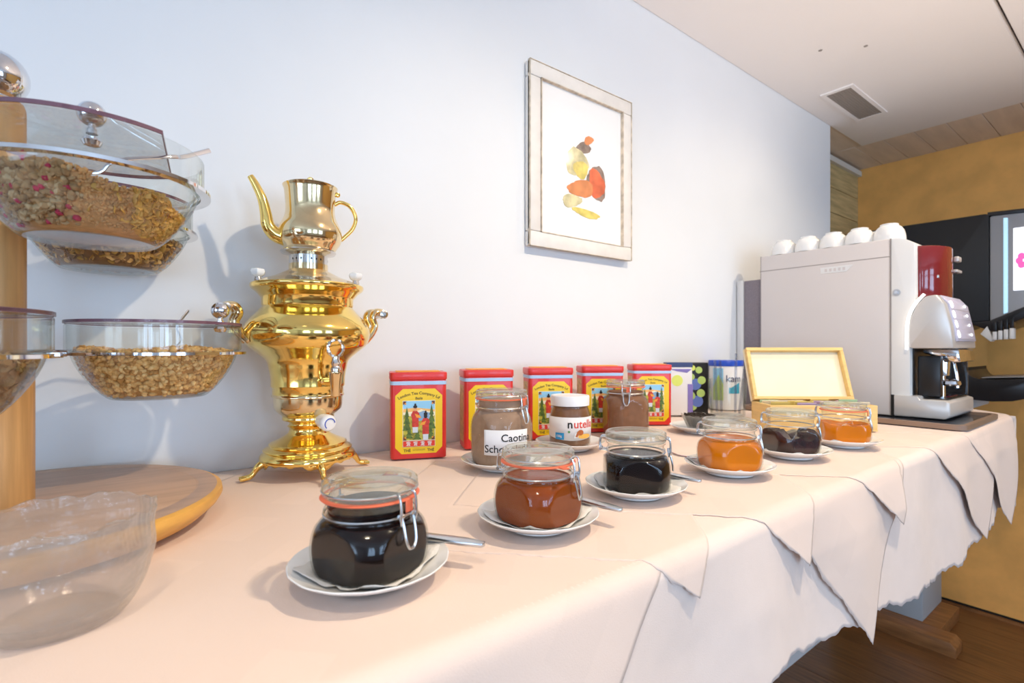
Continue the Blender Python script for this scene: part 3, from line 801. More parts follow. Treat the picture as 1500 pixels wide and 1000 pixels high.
MB().tube(P, [.0135 - .009 * (i / (len(P) - 1)) ** .8 for i in range(len(P))], 16).build('spout', M['brass'], tpt)
P = smoothpts([(-.002, .036, .078), (-.002, .046, .083), (-.003, .061, .077), (-.004, .069, .060), (-.004, .064, .042), (-.003, .052, .028), (-.002, .046, .022)], 5)
MB().tube(P, .0042, 12, 0, True, .75).build('handle', M['brass'], tpt)
MB().lathe([(.001, -.004), (.004, -.0025), (.0045, 0), (.004, .0025), (.001, .004)], 14, (0, .0405, .094)).build('hinge', M['brass'], tpt)

# ------------------------------------------------------------------ tea tins
TW, TD, TH = .098, .064, .156
def tin_parts(parent):
    def rr(wd, dp, r=.008, n=5):
        pts = []
        for cx, cy, a in ((wd / 2 - r, dp / 2 - r, 0), (-wd / 2 + r, dp / 2 - r, 90), (-wd / 2 + r, -dp / 2 + r, 180), (wd / 2 - r, -dp / 2 + r, 270)):
            for i in range(n + 1):
                t = math.radians(a + 90 * i / n); pts.append((cx + r * math.cos(t), cy + r * math.sin(t)))
        return pts
    MB().prism(rr(TW, TD), 0, .139).build('body', M['red'], parent, bevel=.0012, seg=1)
    MB().prism(rr(TW + .0016, TD + .0016), .1300, .1365).build('blue_band', M['blue'], parent)
    l = MB().prism(rr(TW + .003, TD + .003, .009), .1385, .152).build('lid', M['red'], parent, bevel=.002)
    MB().prism(rr(TW - .018, TD - .018), .152, .1535).build('lid_panel', M['sash'], l, bevel=.001, seg=1)
    y = -TD / 2 - .0004
    # side print
    MB().prism([(-TD / 2 + .012, .012), (TD / 2 - .012, .012), (TD / 2 - .012, .122), (-TD / 2 + .012, .122)], -TW / 2 - .0005, -TW / 2 + .002, 'x').build('side_print', M['side'], parent)
    MB().prism([(-TD / 2 + .012, .012), (TD / 2 - .012, .012), (TD / 2 - .012, .122), (-TD / 2 + .012, .122)], TW / 2 - .002, TW / 2 + .0005, 'x').build('side_print', M['yellow'], parent)
    oc = [(-.041, .020), (-.030, .009), (.030, .009), (.041, .020), (.041, .111), (.028, .123), (-.028, .123), (-.041, .111)]
    MB().prism(oc, y, y + .003, 'y').build('yellow_panel', M['yellow'], parent)
    m = MB(); lay = [0]
    def pl(poly, k):
        lay[0] += 1; q = y - .00004 - .000035 * lay[0]
        m.add([(a, q, b) for a, b in poly], [tuple(range(len(poly)))], k)
    L, Rr, B, Tt = -.0275, .0275, .022, .1015
    pl([(L - .001, B - .001), (Rr + .001, B - .001), (Rr + .001, Tt + .001), (L - .001, Tt + .001)], 11)
    pl([(L, .033), (Rr, .033), (Rr, Tt), (L, Tt)], 0)
    pl([(L, .033), (Rr, .033), (Rr, .086), (.01, .088), (-.006, .090), (L, .088)], 2)
    pl([(L, .033), (Rr, .033), (Rr, .082), (.012, .084), (.004, .087), (-.006, .083), (L, .082)], 10)
    pl([(-.006, .06), (.018, .06), (.019, .080), (.008, .084), (-.004, .080)], 1)
    pl([(L, .033), (Rr, .033), (Rr, .076), (.018, .070), (.0, .066), (-.01, .074), (L, .078)], 3)
    for cx, cz, h in ((-.021, .050, .040), (.022, .052, .042), (-.017, .036, .018), (-.003, .034, .018), (.020, .036, .02)):
        for q in range(3):
            zz = cz + h * q / 3.4; wd = .0075 - .0018 * q
            pl([(cx - wd, zz), (cx + wd, zz), (cx, zz + h * .45)], 4)
    def fig(cx, cz, s, flip):
        pl([(cx - .0045 * s, cz), (cx + .0045 * s, cz), (cx + .005 * s, cz + .013 * s), (cx - .005 * s, cz + .013 * s)], 8)
        pl([(cx - .0058 * s, cz + .010 * s), (cx + .006 * s, cz + .010 * s), (cx + .0058 * s, cz + .026 * s), (cx + .0075 * s, cz + .034 * s), (cx + .003 * s, cz + .039 * s), (cx - .004 * s, cz + .039 * s), (cx - .0075 * s, cz + .032 * s), (cx - .0055 * s, cz + .024 * s)], 6)
        pl([(cx - flip * .011 * s, cz + .026 * s), (cx - flip * .002 * s, cz + .027 * s), (cx + flip * .001 * s, cz + .034 * s), (cx - flip * .008 * s, cz + .031 * s)], 7)
        pl(ell(cx, cz + .0425 * s, .0032 * s, .0042 * s, 10), 5 if flip < 0 else 9)
        pl(ell(cx, cz + .0465 * s, .0036 * s, .003 * s, 10), 9); pl(ell(cx, cz + .0505 * s, .0018 * s, .002 * s, 8), 9)
    fig(-.0065, .046, .98, -1); fig(.0115, .033, .98, 1)
    for sx in (-1, 1):
        for zz, sg in ((Tt, -1), (.033, 1)):
            pl([(sx * .0275, zz), (sx * .0215, zz), (sx * .0235, zz + sg * .0035), (sx * .0275, zz + sg * .006)], 12)
            pl(ell(sx * .0235, zz + sg * .0045, .0016, .0016, 8), 7)
    pl([(L, B), (Rr, B), (Rr, .0315), (L, .0315)], 13)
    rnd = random.Random(3)
    for i in range(4):     # white brush-stroke characters
        cx = -.0185 + i * .0123
        for (a, b2, cw, ch, ro) in ((0, .0032, .0030 + .0008 * (i % 2), .0004, .05), (0, .0014, .0038, .0004, -.04), (.0004, -.0006, .0028, .0004, .06), (0, -.0028, .0036 - .0008 * (i % 2), .0004, 0), (-.0019 + .0006 * (i % 3), .0, .0004, .0034, .12), (.0018, -.0004, .0004, .0032, -.15), (-.0008, -.0014, .0004, .0026, -.75), (.0016, -.0018, .0004, .0022, .8 - .2 * i), (0, .0022, .0004, .0018, 0)):
            co, si = math.cos(ro), math.sin(ro)
            pl([(cx + a + px * co - pz * si, .0268 + b2 + px * si + pz * co) for px, pz in ((-cw, -ch), (cw, -ch), (cw, ch), (-cw, ch))], 14)
    m2 = [M[x] for x in ('sky', 'hill', 'dusk', 'field', 'leaf', 'skin', 'robe', 'sash', 'trouser', 'hair', 'cream', 'cream', 'corner', 'inkred', 'paper')]
    me = fpd('picture_print', m.v, m.f, m.mi); mobj('picture_print', me, m2, parent, smooth=False)
    # lettering
    t = MB(); yq = y - .0003
    v, f = text_geo('London Tea Company Ld', .0071, bold=.0001)
    Rc = .075
    t.add([((Rc + b2) * math.sin(a / Rc), yq, .1125 - Rc + .0022 + (Rc + b2) * math.cos(a / Rc) - .0015) for a, b2, _ in v], f)
    v, f = text_geo('Basle', .0062, bold=.0001); t.add([(a, yq, b2 + .1045) for a, b2, _ in v], f)
    for cx in (-.0205, .0205):
        v, f = text_geo('THÉ', .0066, bold=.00015); t.add([(a + cx, yq, b2 + .0125) for a, b2, _ in v], f)
    for zz in (.0165, .0145): t.add([(-.011, yq, zz), (.011, yq, zz), (.011, yq, zz + .0005), (-.011, yq, zz + .0005)], [(0, 1, 2, 3)])
    mobj('lettering', fpd('lettering', t.v, t.f), M['ink'], parent, smooth=False)
TINS = [(.376, -.1, 22.9, 'red and yellow tea tin nearest the samovar, fully in view'), (.528, -.1, 22.6, 'red and yellow tea tin behind the tall powder jar with paper label'),
        (.690, -.098, 27, 'red and yellow tea tin directly behind the hazelnut spread jar'), (.849, -.1, 30.9, 'red and yellow tea tin half hidden by the brown cocoa jar'),
        (1.030, -.1, 35, 'red and yellow tea tin farthest right, beside the white pouch')]
proto = None
def copy_tree(o, parent=None):
    c = o.copy(); C.objects.link(c); c.parent = parent
    for ch in o.children: copy_tree(ch, c)
    return c
for i, (x, y, a, lab) in enumerate(TINS):
    a = math.radians(a)
    cx = x + TW / 2 * math.cos(a) + TD / 2 * math.sin(a); cy = y - TW / 2 * math.sin(a) + TD / 2 * math.cos(a)
    if proto is None:
        proto = thing('tea_tin', lab, 'tin', (cx, cy, T + .0032), -a, 'tea tins along the wall'); tin_parts(proto)
    else:
        c = copy_tree(proto); c.location = (cx, cy, T + .0032); c.rotation_euler = (0, 0, -a); c['label'] = lab

# ------------------------------------------------------------------ saucers, doilies, clip jars
SAUC = [(0, .0035), (.030, .0035), (.032, 0), (.036, 0), (.037, .0035), (.050, .0065), (.062, .0125), (.066, .0152), (.0668, .0162), (.066, .0168), (.060, .0142), (.048, .0085), (.036, .0062), (0, .0058)]
sauc_me = None
LAY = T + .0036
def saucer(x, y, label, group='white saucers on the table'):
    global sauc_me
    if sauc_me is None:
        n = 72; v = []; f = []
        for r, z in SAUC:
            for j in range(n):
                t = 2 * PI * j / n; q = r * (1 + (.004 * math.cos(16 * t) if r > .058 else 0)); v.append((q * math.cos(t), q * math.sin(t), z))
        for i in range(len(SAUC) - 1):
            for j in range(n): f.append((i * n + j, i * n + (j + 1) % n, (i + 1) * n + (j + 1) % n, (i + 1) * n + j))
        o = MB().add(v, f).build('saucer', M['porc'], None, (x, y, LAY), ang=60); sauc_me = o.data
    else:
        o = bpy.data.objects.new('saucer', sauc_me); C.objects.link(o); o.location = (x, y, LAY)
        o.rotation_euler = (0, 0, x * 9)
    return tag(o, label, 'saucer', group)
def doily(x, y, ang, label, s=1.0, seed=0):
    n = 48; rr = random.Random(seed); rows = []; v = []; f = []
    v.append((0, 0, .0064))
    for i in range(1, 6):
        q = i / 5
        for j in range(n):
            t = 2 * PI * j / n
            e = 1 / max(abs(math.cos(t)), abs(math.sin(t))); e = min(e, 1.3)
            r = .0475 * s * e * q + (.0012 * math.sin(t * 17 + seed) + .001 * math.sin(t * 29) if i == 5 else 0)
            z = .0066 + max(0, r - .036) * .33 + (.0026 * max(0, math.sin(t * 5 + seed)) + .0018 * max(0, math.sin(t * 11 + 2 * seed)) if i == 5 else 0)
            v.append((r * math.cos(t), r * math.sin(t), z))
    for j in range(n): f.append((0, 1 + j, 1 + (j + 1) % n))
    for i in range(4):
        for j in range(n): f.append((1 + i * n + j, 1 + (i + 1) * n + j, 1 + (i + 1) * n + (j + 1) % n, 1 + i * n + (j + 1) % n))
    o = mobj('paper_napkin', fpd('paper_napkin', v, f), M['doily'], None, (x, y, LAY), (0, 0, ang)); o.modifiers.new('thick', 'SOLIDIFY').thickness = .0003
    return tag(o, label, 'napkin', 'paper napkins under the jars')
def facet_shell(prof, cut, n=112, zc=None, inset=0):
    v = []; f = []
    for r, z in prof:
        for j in range(n):
            t = 2 * PI * j / n; q = r
            if zc is None or z < zc:
                for k in range(4):
                    cs = math.cos(t - k * PI / 2)
                    if cs > .2: q = min(q, cut / cs)
            q = max(q - inset, 0)
            v.append((q * math.cos(t), q * math.sin(t), z))
    L = len(prof)
    for i in range(L - 1):
        for j in range(n): f.append((i * n + j, i * n + (j + 1) % n, (i + 1) * n + (j + 1) % n, (i + 1) * n + j))
    return v, f
def clip_jar(x, y, z, phi_clasp, phi_facet, label, content, level, seal, lumpy=0, tall=None, name='jam_jar', lid_open=0, scoop=0):
    """square-shouldered preserving jar with glass lid, rubber ring and wire clasp; local +x is the clasp side"""
    fa = dir_angle(x, y, phi_clasp); t = thing(name, label, 'jar', (x, y, z), fa, 'clip-top preserving jars')
    off = math.radians(phi_facet - phi_clasp)
    if tall is None:
        bh = .046; NR = .0368; cut = .0415
        prof = smooth2([(.030, 0), (.041, .001), (.0465, .006), (.0488, .016), (.0490, .027), (.0465, .037), (.0415, .0435), (NR, .0465)], 5)
    else:
        bh = tall - .034; NR = .0385; cut = .0455
        prof = smooth2([(.034, 0), (.043, .001), (.0480, .007), (.0500, .02), (.0505, bh * .55), (.0500, bh - .022), (.0455, bh - .008), (NR, bh)], 5)
    dz = bh - .046
    neck = [(NR - .0002, .0475 + dz), (NR - .0002, .050 + dz), (NR + .0018, .051 + dz), (NR + .0018, .0535 + dz), (NR, .0545 + dz), (NR, .060 + dz), (NR + .0022, .0612 + dz), (NR + .0022, .0625 + dz)]
    cutp = cut if not phi_facet is None else 1
    v, f = facet_shell([(0, .0005)] + prof + neck, cut, zc=bh - .001)
    m = MB().add(v, f); m.build('glass_body', M['glass'], t, rot=(0, 0, off), ang=24)
    # contents
    top = level
    pts = [(max(r, 0), zz) for r, zz in [(.0, .0025)] + prof + [(NR, .0475 + dz), (NR, .06 + dz)] if zz <= top]
    pts = [(0, .0025)] + [(r, max(zz, .0025)) for r, zz in pts[1:]]
    rl = pts[-1][0]
    v, f = facet_shell(pts + [(rl, top)], cut, zc=bh - .001, inset=.0016)
    n = 112
    if lumpy:
        rr = random.Random(int(x * 1000))
        nv = []
        for i, p in enumerate(v):
            th = math.atan2(p[1], p[0])
            lim = top - lumpy * (.5 + .5 * math.sin(th * 2.1 + 1.6)) - lumpy * .25 * math.sin(th * 7)
            nv.append((p[0], p[1], min(p[2], lim)))
        v = nv
    base_i = len(v) - n
    vv = list(v); 
    for q in (.75, .4): vv += [(a * q, b * q, c + (.002 * math.sin(a * 200 + b * 170) if lumpy else 0)) for a, b, c in v[base_i:]]
    f = list(f)
    for kk in range(2):
        A = base_i + kk * n; B = A + n
        f += [(A + j, A + (j + 1) % n, B + (j + 1) % n, B + j) for j in range(n)]
    f.append(tuple(len(vv) - n + j for j in range(n)))
    MB().add(vv, f).build('contents', M[content], t, rot=(0, 0, off), ang=45)
    # rubber, lid
    lz = .0625 + dz
    if seal:
        sl = MB().ring(NR + .0015, .0032, lz + .0012, 72, 8, rz=.0012).build('rubber_ring', M['rubber'], t)
        ta = -.55 if seal == 2 else .12
        (MB().box(NR + .003, NR + .013, -.004, .004, lz + .0005, lz + .002) if seal == 2 else MB().box(NR + .0032, NR + .0047, -.0045, .0045, lz - .009, lz + .002)).build('pull_tab', M['rubber'], sl, rot=(0, 0, ta), bevel=.0006, seg=1)
    LR = NR + .0022; l0 = lz + (.0022 if seal else .0008)
    lid_o = MB().lathe([(.0, l0 + .0085), (LR - .011, l0 + .0085), (LR - .007, l0 + .001), (LR - .001, l0), (LR + .0005, l0 + .002), (LR - .0005, l0 + .004), (LR + .0012, l0 + .006), (LR + .0008, l0 + .0118), (LR - .001, l0 + .0132), (LR - .004, l0 + .0132), (LR - .006, l0 + .0115), (LR - .015, l0 + .0112), (LR - .017, l0 + .0118), (.0, l0 + .0118)], 72).build('lid', M['glassg'], t, ang=28)
    # wires
    wr = MB()
    wr.ring(NR + .0014, .0011, .0502 + dz, 64, 6)
    wr.ring(LR + .0006, .0010, l0 + .0048, 64, 6)
    wr.build('wire_ring', M['wire'], t)
    X = LR + .0025
    c = MB()
    for s in (-1, 1):
        c.tube(smoothpts([(LR + .001, s * .0075, l0 + .0055), (X + .002, s * .0085, l0 + .0035), (X + .0035, s * .0085, .058 + dz), (X + .003, s * .0085, .050 + dz), (X + .0015, s * .0065, .0455 + dz), (X + .001, s * .005, .050 + dz)], 5), .00115, 8)
        c.tube(smoothpts([(X + .001, s * .0062, .053 + dz), (X + .0035, s * .0062, .046 + dz), (X + .006, s * .0055, .034 + dz), (X + .0065, s * .0028, .0275 + dz), (X + .0065, 0, .0265 + dz)], 5), .00125, 8)
        c.tube([(X + .001, s * .004, .0525 + dz), (X + .001, s * .0085, .0525 + dz)], .0021, 10)
    c.tube([(LR + .001, -.0075, l0 + .0055), (LR + .0016, 0, l0 + .006), (LR + .001, .0075, l0 + .0055)], .00115, 8)
    c.tube([(X + .001, -.0062, .0525 + dz), (X + .001, .0062, .0525 + dz)], .0010, 8)
    c.build('clasp', M['wire'], t)
    hn = MB()
    for s in (-1, 1):
        hn.tube(smoothpts([(-LR - .0005, s * .006, l0 + .005), (-X - .004, s * .006, l0 + .004), (-X - .006, s * .006, .058 + dz), (-X - .004, s * .006, .0515 + dz), (-NR - .001, s * .006, .0502 + dz)], 4), .00115, 8)
        hn.tube([(-X - .0045, s * .0035, .052 + dz), (-X - .0045, s * .0085, .052 + dz)], .002, 10)
    hn.tube([(-X - .0045, -.006, .052 + dz), (-X - .0045, .006, .052 + dz)], .0011, 8)
    hn.build('hinge', M['wire'], t)
    return t
JARS = [(.172, -.513, 42, 44, 'blackish jam jar with orange rubber ring in the foreground', 'jam', .0555, 1, 0, 'first saucer from the left, under the blackish jam jar in the foreground'),
        (.3687, -.504, 68, 47, 'jar of reddish amber honey with an orange rubber ring, second in the row', 'honey', .0475, 2, 0, 'saucer under the reddish amber honey jar'),
        (.551, -.492, 88, 8, 'dark jam jar with a flat arched face, third in the row', 'jam', .0475, 0, 0, 'saucer under the third jar of the row, dark jam'),
        (.760, -.507, 82, 28, 'jar full of clear light orange jelly, fourth in the row', 'apricot', .0475, 0, 0, 'saucer under the fourth jar, light orange jelly'),
        (.961, -.510, 86, 35, 'half empty jar of lumpy dark cherry jam, fifth in the row', 'jamr', .041, 0, .013, 'saucer under the half empty dark cherry jam jar'),
        (1.149, -.528, 84, 20, 'jar of orange jam with an orange rubber ring, farthest in the row', 'apricot', .040, 1, .004, 'saucer under the farthest orange jam jar')]
for i, (x, y, pc_, pf_, lab, cont, lev, seal, lump, slab) in enumerate(JARS):
    saucer(x, y, slab)
    doily(x, y, dir_angle(x, y, pf_) + .2, 'white paper napkin between jar and saucer under the ' + ['foreground jar', 'honey jar', 'third jar', 'fourth jar', 'fifth jar', 'farthest jar'][i], 1, i)
    clip_jar(x, y, LAY + .0072, pc_, pf_, lab, cont, lev, seal, lump)
# knives lying on the saucers
def knife(a, b2, label):
    a = Vector(a); b2 = Vector(b2); L = (b2 - a).length
    o = thing('table_knife', label, 'knife', a, math.atan2(b2.y - a.y, b2.x - a.x), 'knives on the saucers')
    o.rotation_euler = (0, -math.asin((b2.z - a.z) / L), math.atan2(b2.y - a.y, b2.x - a.x))
    h = [(L, -.004), (L + .0015, 0), (L, .004), (L - .02, .0066), (L * .55, .005), (L * .42, .0035), (L * .42, -.0035), (L * .55, -.005), (L - .02, -.0066)]
    MB().prism(h, -.0016, .0022).build('handle', M['steel'], o, bevel=.0008, seg=2)
    MB().prism([(L * .42, -.004), (L * .42, .004), (.03, .0062), (.008, .005), (0, 0), (.01, -.004)], -.0006, .0006).build('blade', M['steel'], o)
def knife_at(x, y, tip, z0=.018, z1=.0145):
    knife((x[0], x[1], LAY + z0), (tip[0], tip[1], LAY + z1), y)
knife((.192, -.446, LAY + .0185), (.262, -.553, LAY + .0175), 'knife with its handle jutting right from the foreground saucer')
knife((.418, -.430, LAY + .0185), (.437, -.564, LAY + .0175), 'knife with its handle jutting right from the honey jar saucer')
knife((.606, -.430, LAY + .0185), (.615, -.548, LAY + .0175), 'knife with its handle jutting right from the third saucer')
spoon('small spoon tucked behind the light orange jelly jar', [(.728, -.452, LAY + .019), (.715, -.445, LAY + .022), (.705, -.44, LAY + .026), (.70, -.437, LAY + .031)], .007)

# ------------------------------------------------------------------ tall jars, spread jar, dish
cx, cy = .497, -.262
saucer(cx, cy, 'saucer under the tall jar with the white paper label')
doily(cx, cy, .3, 'white paper napkin under the tall labelled jar', .95, 9)
tj = clip_jar(cx, cy, LAY + .0072, 52, 40, 'tall clip jar of pale chocolate powder with a white paper label', 'choc', .103, 1, 0, .122, 'powder_jar')
lab = MB(); n = 20; Rl = .0512
th = [math.radians(-32 + 84 * i / n) for i in range(n + 1)]      # measured from the photographer's direction, to the right
la = dir_angle(cx, cy, 0) - tj.rotation_euler.z
v = [(Rl * math.cos(la + t), Rl * math.sin(la + t), z) for z in (.022, .061) for t in th]
lo = lab.add(v, [(i, i + 1, n + 2 + i, n + 1 + i) for i in range(n)]).build('paper_label', M['paper'], tj); lo.modifiers.new('thick', 'SOLIDIFY').thickness = .0003
for s, size, th0, z0 in (('Caotina', .0165, 28, .0435), ('Schokolade', .0165, 12, .0265)):
    v, f = text_geo(s, size, bold=.0001); v, f = split_faces(v, f, .002)
    tx = MB(); tx.add([((Rl + .0006) * math.cos(la + math.radians(th0) + a / Rl), (Rl + .0006) * math.sin(la + math.radians(th0) + a / Rl), z0 + b2) for a, b2, _ in v], f)
    mobj('lettering', fpd('lettering', tx.v, tx.f), M['inkblk'], lo, smooth=False)

cx, cy = .694, -.218
saucer(cx, cy, 'saucer under the hazelnut spread jar')
nj = thing('spread_jar', 'hazelnut spread jar with a white screw lid and white label', 'jar', (cx, cy, LAY + .0068), dir_angle(cx, cy, 6) + PI / 2)
def oval(p, n=72): return MB().lathe(p, n)
MB().lathe(smooth2([(.030, 0), (.036, .001), (.0388, .006), (.0395, .012), (.0395, .052), (.039, .060), (.0365, .069), (.0345, .074), (.0345, .083)], 4), 72).build('glass_body', M['glass'], nj)
MB().lathe([(0, .002)] + smooth2([(.034, .002), (.0368, .006), (.0378, .012), (.0378, .052), (.0372, .060), (.0350, .069), (.033, .074)], 4) + [(.033, .076), (.0, .077)], 72).build('contents', M['nut'], nj)
MB().lathe([(.0352, .0775), (.0372, .078), (.0374, .094), (.0362, .0965), (.033, .0968), (.0325, .0958), (0, .0958)], 72).build('screw_lid', M['lidw'], nj)
lb = MB(); n = 60; RL = .0402
for i in range(n): pass
th = [math.radians(-88 + 176 * i / n) for i in range(n + 1)]
bot = lambda t: .0165 - .0035 * math.cos(t * 1.6) + .002
v = [(RL * math.sin(t), -RL * math.cos(t), z) for k in (0, 1) for t in th for z in [(bot(t) if k == 0 else .058)]]
lbo = lb.add(v, [(i, i + 1, n + 2 + i, n + 1 + i) for i in range(n)]).build('label', M['paper'], nj); lbo.modifiers.new('thick', 'SOLIDIFY').thickness = .0003
def nlab(name, v, f, m, th0, z0, r=.0006):
    v, f = split_faces(v, f, .003)
    return mobj(name, fpd(name, wrap([(a, b2, 0) for a, b2, *_ in v], RL + r, th0, z0), f), m, lbo, smooth=False)
v, f = text_geo('n', .0215, 'LEFT', .0004); nlab('lettering', v, f, M['inkblk'], math.radians(-13), .0385)
v, f = text_geo('utella', .0215, 'LEFT', .0002); nlab('lettering', v, f, M['inkred'], math.radians(3.5), .0385)
def poly(p): return [(a, b2, 0) for a, b2 in p], [tuple(range(len(p)))]
def qgrid(x0, x1, z0, z1): 
    n = 8; vv = [(x0 + (x1 - x0) * i / n, z, 0) for z in (z0, z1) for i in range(n + 1)]
    return vv, [(i, i + 1, n + 2 + i, n + 1 + i) for i in range(n)]
nlab('print_box', *qgrid(-.034, -.0155, .0, .0125), M['labelblue'], 0, .0165)
v, f = text_geo('100g', .0062, bold=.0001); nlab('lettering', v, f, M['paper'], math.radians(-36), .021, .0009)
nlab('print_bread', *poly(ell(.026, .006, .016, .0045, 16)), M['bread'], 0, .0165)
nlab('print_milk', *poly([(.003, .001), (.012, .003), (.010, .012), (.006, .011)]), M['lidw'], 0, .0185, .0009)
nlab('print_nut', *poly(ell(.0165, .0115, .0062, .0052, 14)), M['nutbrown'], 0, .0185, .0012)
nlab('print_nut', *poly([(.006, .004), (.010, .014), (.013, .010), (.010, .003)]), M['nutbrown'], 0, .0185, .0010)
nlab('print_leaf', *poly(ell(-.006, .013, .0024, .0022, 12)), M['leafg'], 0, .0185, .0008)

cx, cy = .885, -.195
clip_jar(cx, cy, T + .0036, 2, 20, 'tall clip jar of brown cocoa powder, clasp facing the viewer', 'cocoa', .100, 1, 0, .126, 'cocoa_jar')

cx, cy = 1.066, -.262
saucer(cx, cy, 'saucer under the small cut glass dish')
ds = thing('glass_dish', 'small cut glass dish of dark loose tea leaves', 'dish', (cx, cy, LAY + .0068))
n = 64; v = []; f = []
P_ = [(0, .002), (.02, .0), (.026, .002), (.032, .016), (.040, .032), (.0405, .0335), (.0385, .0325), (.030, .016), (.024, .0045), (0, .0045)]
for r, z in P_:
    for j in range(n):
        t = 2 * PI * j / n; q = 1 + .045 * math.cos(16 * t) * min(1, r / .03); v.append((r * q * math.cos(t), r * q * math.sin(t), z + (.0015 * math.cos(16 * t) if z > .03 else 0)))
for i in range(len(P_) - 1):
    for j in range(n): f.append((i * n + j, i * n + (j + 1) % n, (i + 1) * n + (j + 1) % n, (i + 1) * n + j))
MB().add(v, f).build('dish_body', glass('cut_glass', (.90, .90, .89), .05, .17, bump=.3, bscale=120, haze=.12), ds)
tl = MB(); rr = random.Random(5)
tl.lathe([(0, .006), (.022, .006), (.031, .022), (.034, .030), (.02, .033), (0, .034)], 32)
for i in range(220):
    q = .034 * math.sqrt(rr.random()); t = rr.uniform(0, 6.3); s = rr.uniform(.0015, .0032); Rm = rotm(rr)
    p = Vector((q * math.cos(t), q * math.sin(t), .0335 - .08 * q + rr.uniform(0, .003)))
    tl.add([Rm @ Vector((c.x * s * 1.4, c.y * s * .7, c.z * s * .4)) + p for c in ICO1[0]], ICO1[1])
o = mobj('tea_leaves', fpd('tea_leaves', tl.v, tl.f), M['tealeaf'], ds); o['kind'] = 'stuff'

# ------------------------------------------------------------------ packs, tub and glass at the wall
pk_ = thing('white_pouch', 'white stand-up pouch with a dark blue top and lime dot beside the last tin', 'pouch', (1.283, -.055, T + .004), -math.radians(38))
MB().prism([(-.036, 0), (.036, 0), (.036, .128), (.033, .149), (-.033, .149), (-.036, .128)], -.018, .018, 'y').build('body', M['packw'], pk_, bevel=.004)
MB().box(-.0365, .0365, -.0192, .0192, .138, .1515).build('top_seal', M['navy'], pk_, bevel=.001, seg=1)
MB().box(.022, .037, -.0194, .0194, .004, .09).build('purple_print', M['packp'], pk_, bevel=.001, seg=1)
MB().prism([(-.03, .133), (.034, .133), (.02, .122), (-.01, .127)], -.0186, -.0182, 'y').build('purple_swirl', M['packp'], pk_)
MB().prism(ell(-.008, .1, .016, .016, 24), -.0188, -.0182, 'y').build('lime_dot', M['lime'], pk_)
bk = thing('berry_pack', 'black packet printed with blueberries and lime leaves by the pouch', 'packet', (1.365, -.056, T + .004), -math.radians(40))
MB().box(-.034, .034, -.02, .02, 0, .150).build('body', M['dark'], bk, bevel=.003)
for i, (a, z, r, mm) in enumerate([(-.012, .022, .013, 'green'), (.002, .036, .017, 'berry'), (-.016, .052, .012, 'green'), (.012, .060, .012, 'green'), (-.004, .086, .017, 'berry'), (.014, .098, .012, 'green'), (-.016, .108, .010, 'green'), (.006, .128, .010, 'green'), (-.012, .134, .008, 'lime')]):
    MB().prism(ell(a, z, r, r, 16), -.0203 - .0002 * i, -.0195, 'y').build('fruit_print', M[mm], bk)
tu = thing('drink_tub', 'white cylindrical tub with a bright blue lid behind the drinking straws', 'tub', (1.535, -.058, T + .004), dir_angle(1.535, -.058, 10) + PI / 2)
MB().lathe([(.0, 0), (.048, 0), (.050, .002), (.050, .136), (.049, .138)], 56).build('body', M['packw'], tu)
MB().lathe([(.0505, .136), (.052, .137), (.052, .152), (.0505, .154), (0, .154)], 56).build('lid', M['bluelid'], tu)
def tlab(name, v, f, m, th0, z0, r=.0005):
    v, f = split_faces(v, f, .004)
    return mobj(name, fpd(name, wrap([(a, b2, 0) for a, b2, *_ in v], .050 + r, th0, z0), f), m, tu, smooth=False)
v, f = text_geo('kam', .03, bold=.0002); tlab('lettering', v, f, M['navy'], math.radians(18), .088)
tlab('wave_print', *qgrid(0, .035, 0, .018), M['teal'], 0, .052)
tlab('wave_print', *poly([(.006, .018), (.035, .018), (.035, .034), (.02, .026)]), M['teal'], 0, .052)
tlab('side_print', *qgrid(-.05, -.016, .03, .12), M['sky'], 0, .01); tlab('side_print', *poly([(-.05, .02), (-.016, .02), (-.016, .07), (-.03, .10), (-.05, .06)]), M['green'], 0, .01, .0008)
sg = tag(MB().lathe([(0, .003), (.038, .003), (.044, .0), (.046, .002), (.049, .06), (.052, .105), (.0505, .1055), (.047, .06), (.043, .006), (0, .006)], 56).build('straw_glass', M['glass'], None, (1.375, -.155, T + .004)), 'ribbed clear drinking glass holding glass straws in front of the blue-lidded tub', 'glass')
for i, (a, b2, c, d, L, lab) in enumerate([(-.028, .006, -.034, .02, .148, 'leftmost glass straw in the clear glass'), (-.016, .004, -.020, .014, .147, 'second glass straw from the left in the clear glass'),
        (.020, .010, .022, .012, .168, 'tallest glass straw, rising high above the clear glass'), (.03, -.01, .043, -.012, .125, 'short right-hand straw in the clear glass')]):
    t_, r_ = view_basis(1.375, -.155)
    p0 = Vector((1.375, -.155, 0)) + Vector((r_.x * a - t_.x * b2, r_.y * a - t_.y * b2, T + .0135)); p1 = Vector((1.375, -.155, 0)) + Vector((r_.x * c - t_.x * d, r_.y * c - t_.y * d, T + .0135 + L))
    n = 14; m = MB().tube([Vector((0, 0, 0)), p1 - p0], .0036, n, 0, False); m.tube([Vector((0, 0, 0)), p1 - p0], .0026, n, 0, False)
    o = m.build('glass_straw', glass('straw_glass_grey', (.86, .87, .90), .03, .2, edge=(.74, .76, .82)) if i == 0 else bpy.data.materials['straw_glass_grey'], None, p0); tag(o, lab, 'straw', 'glass straws')

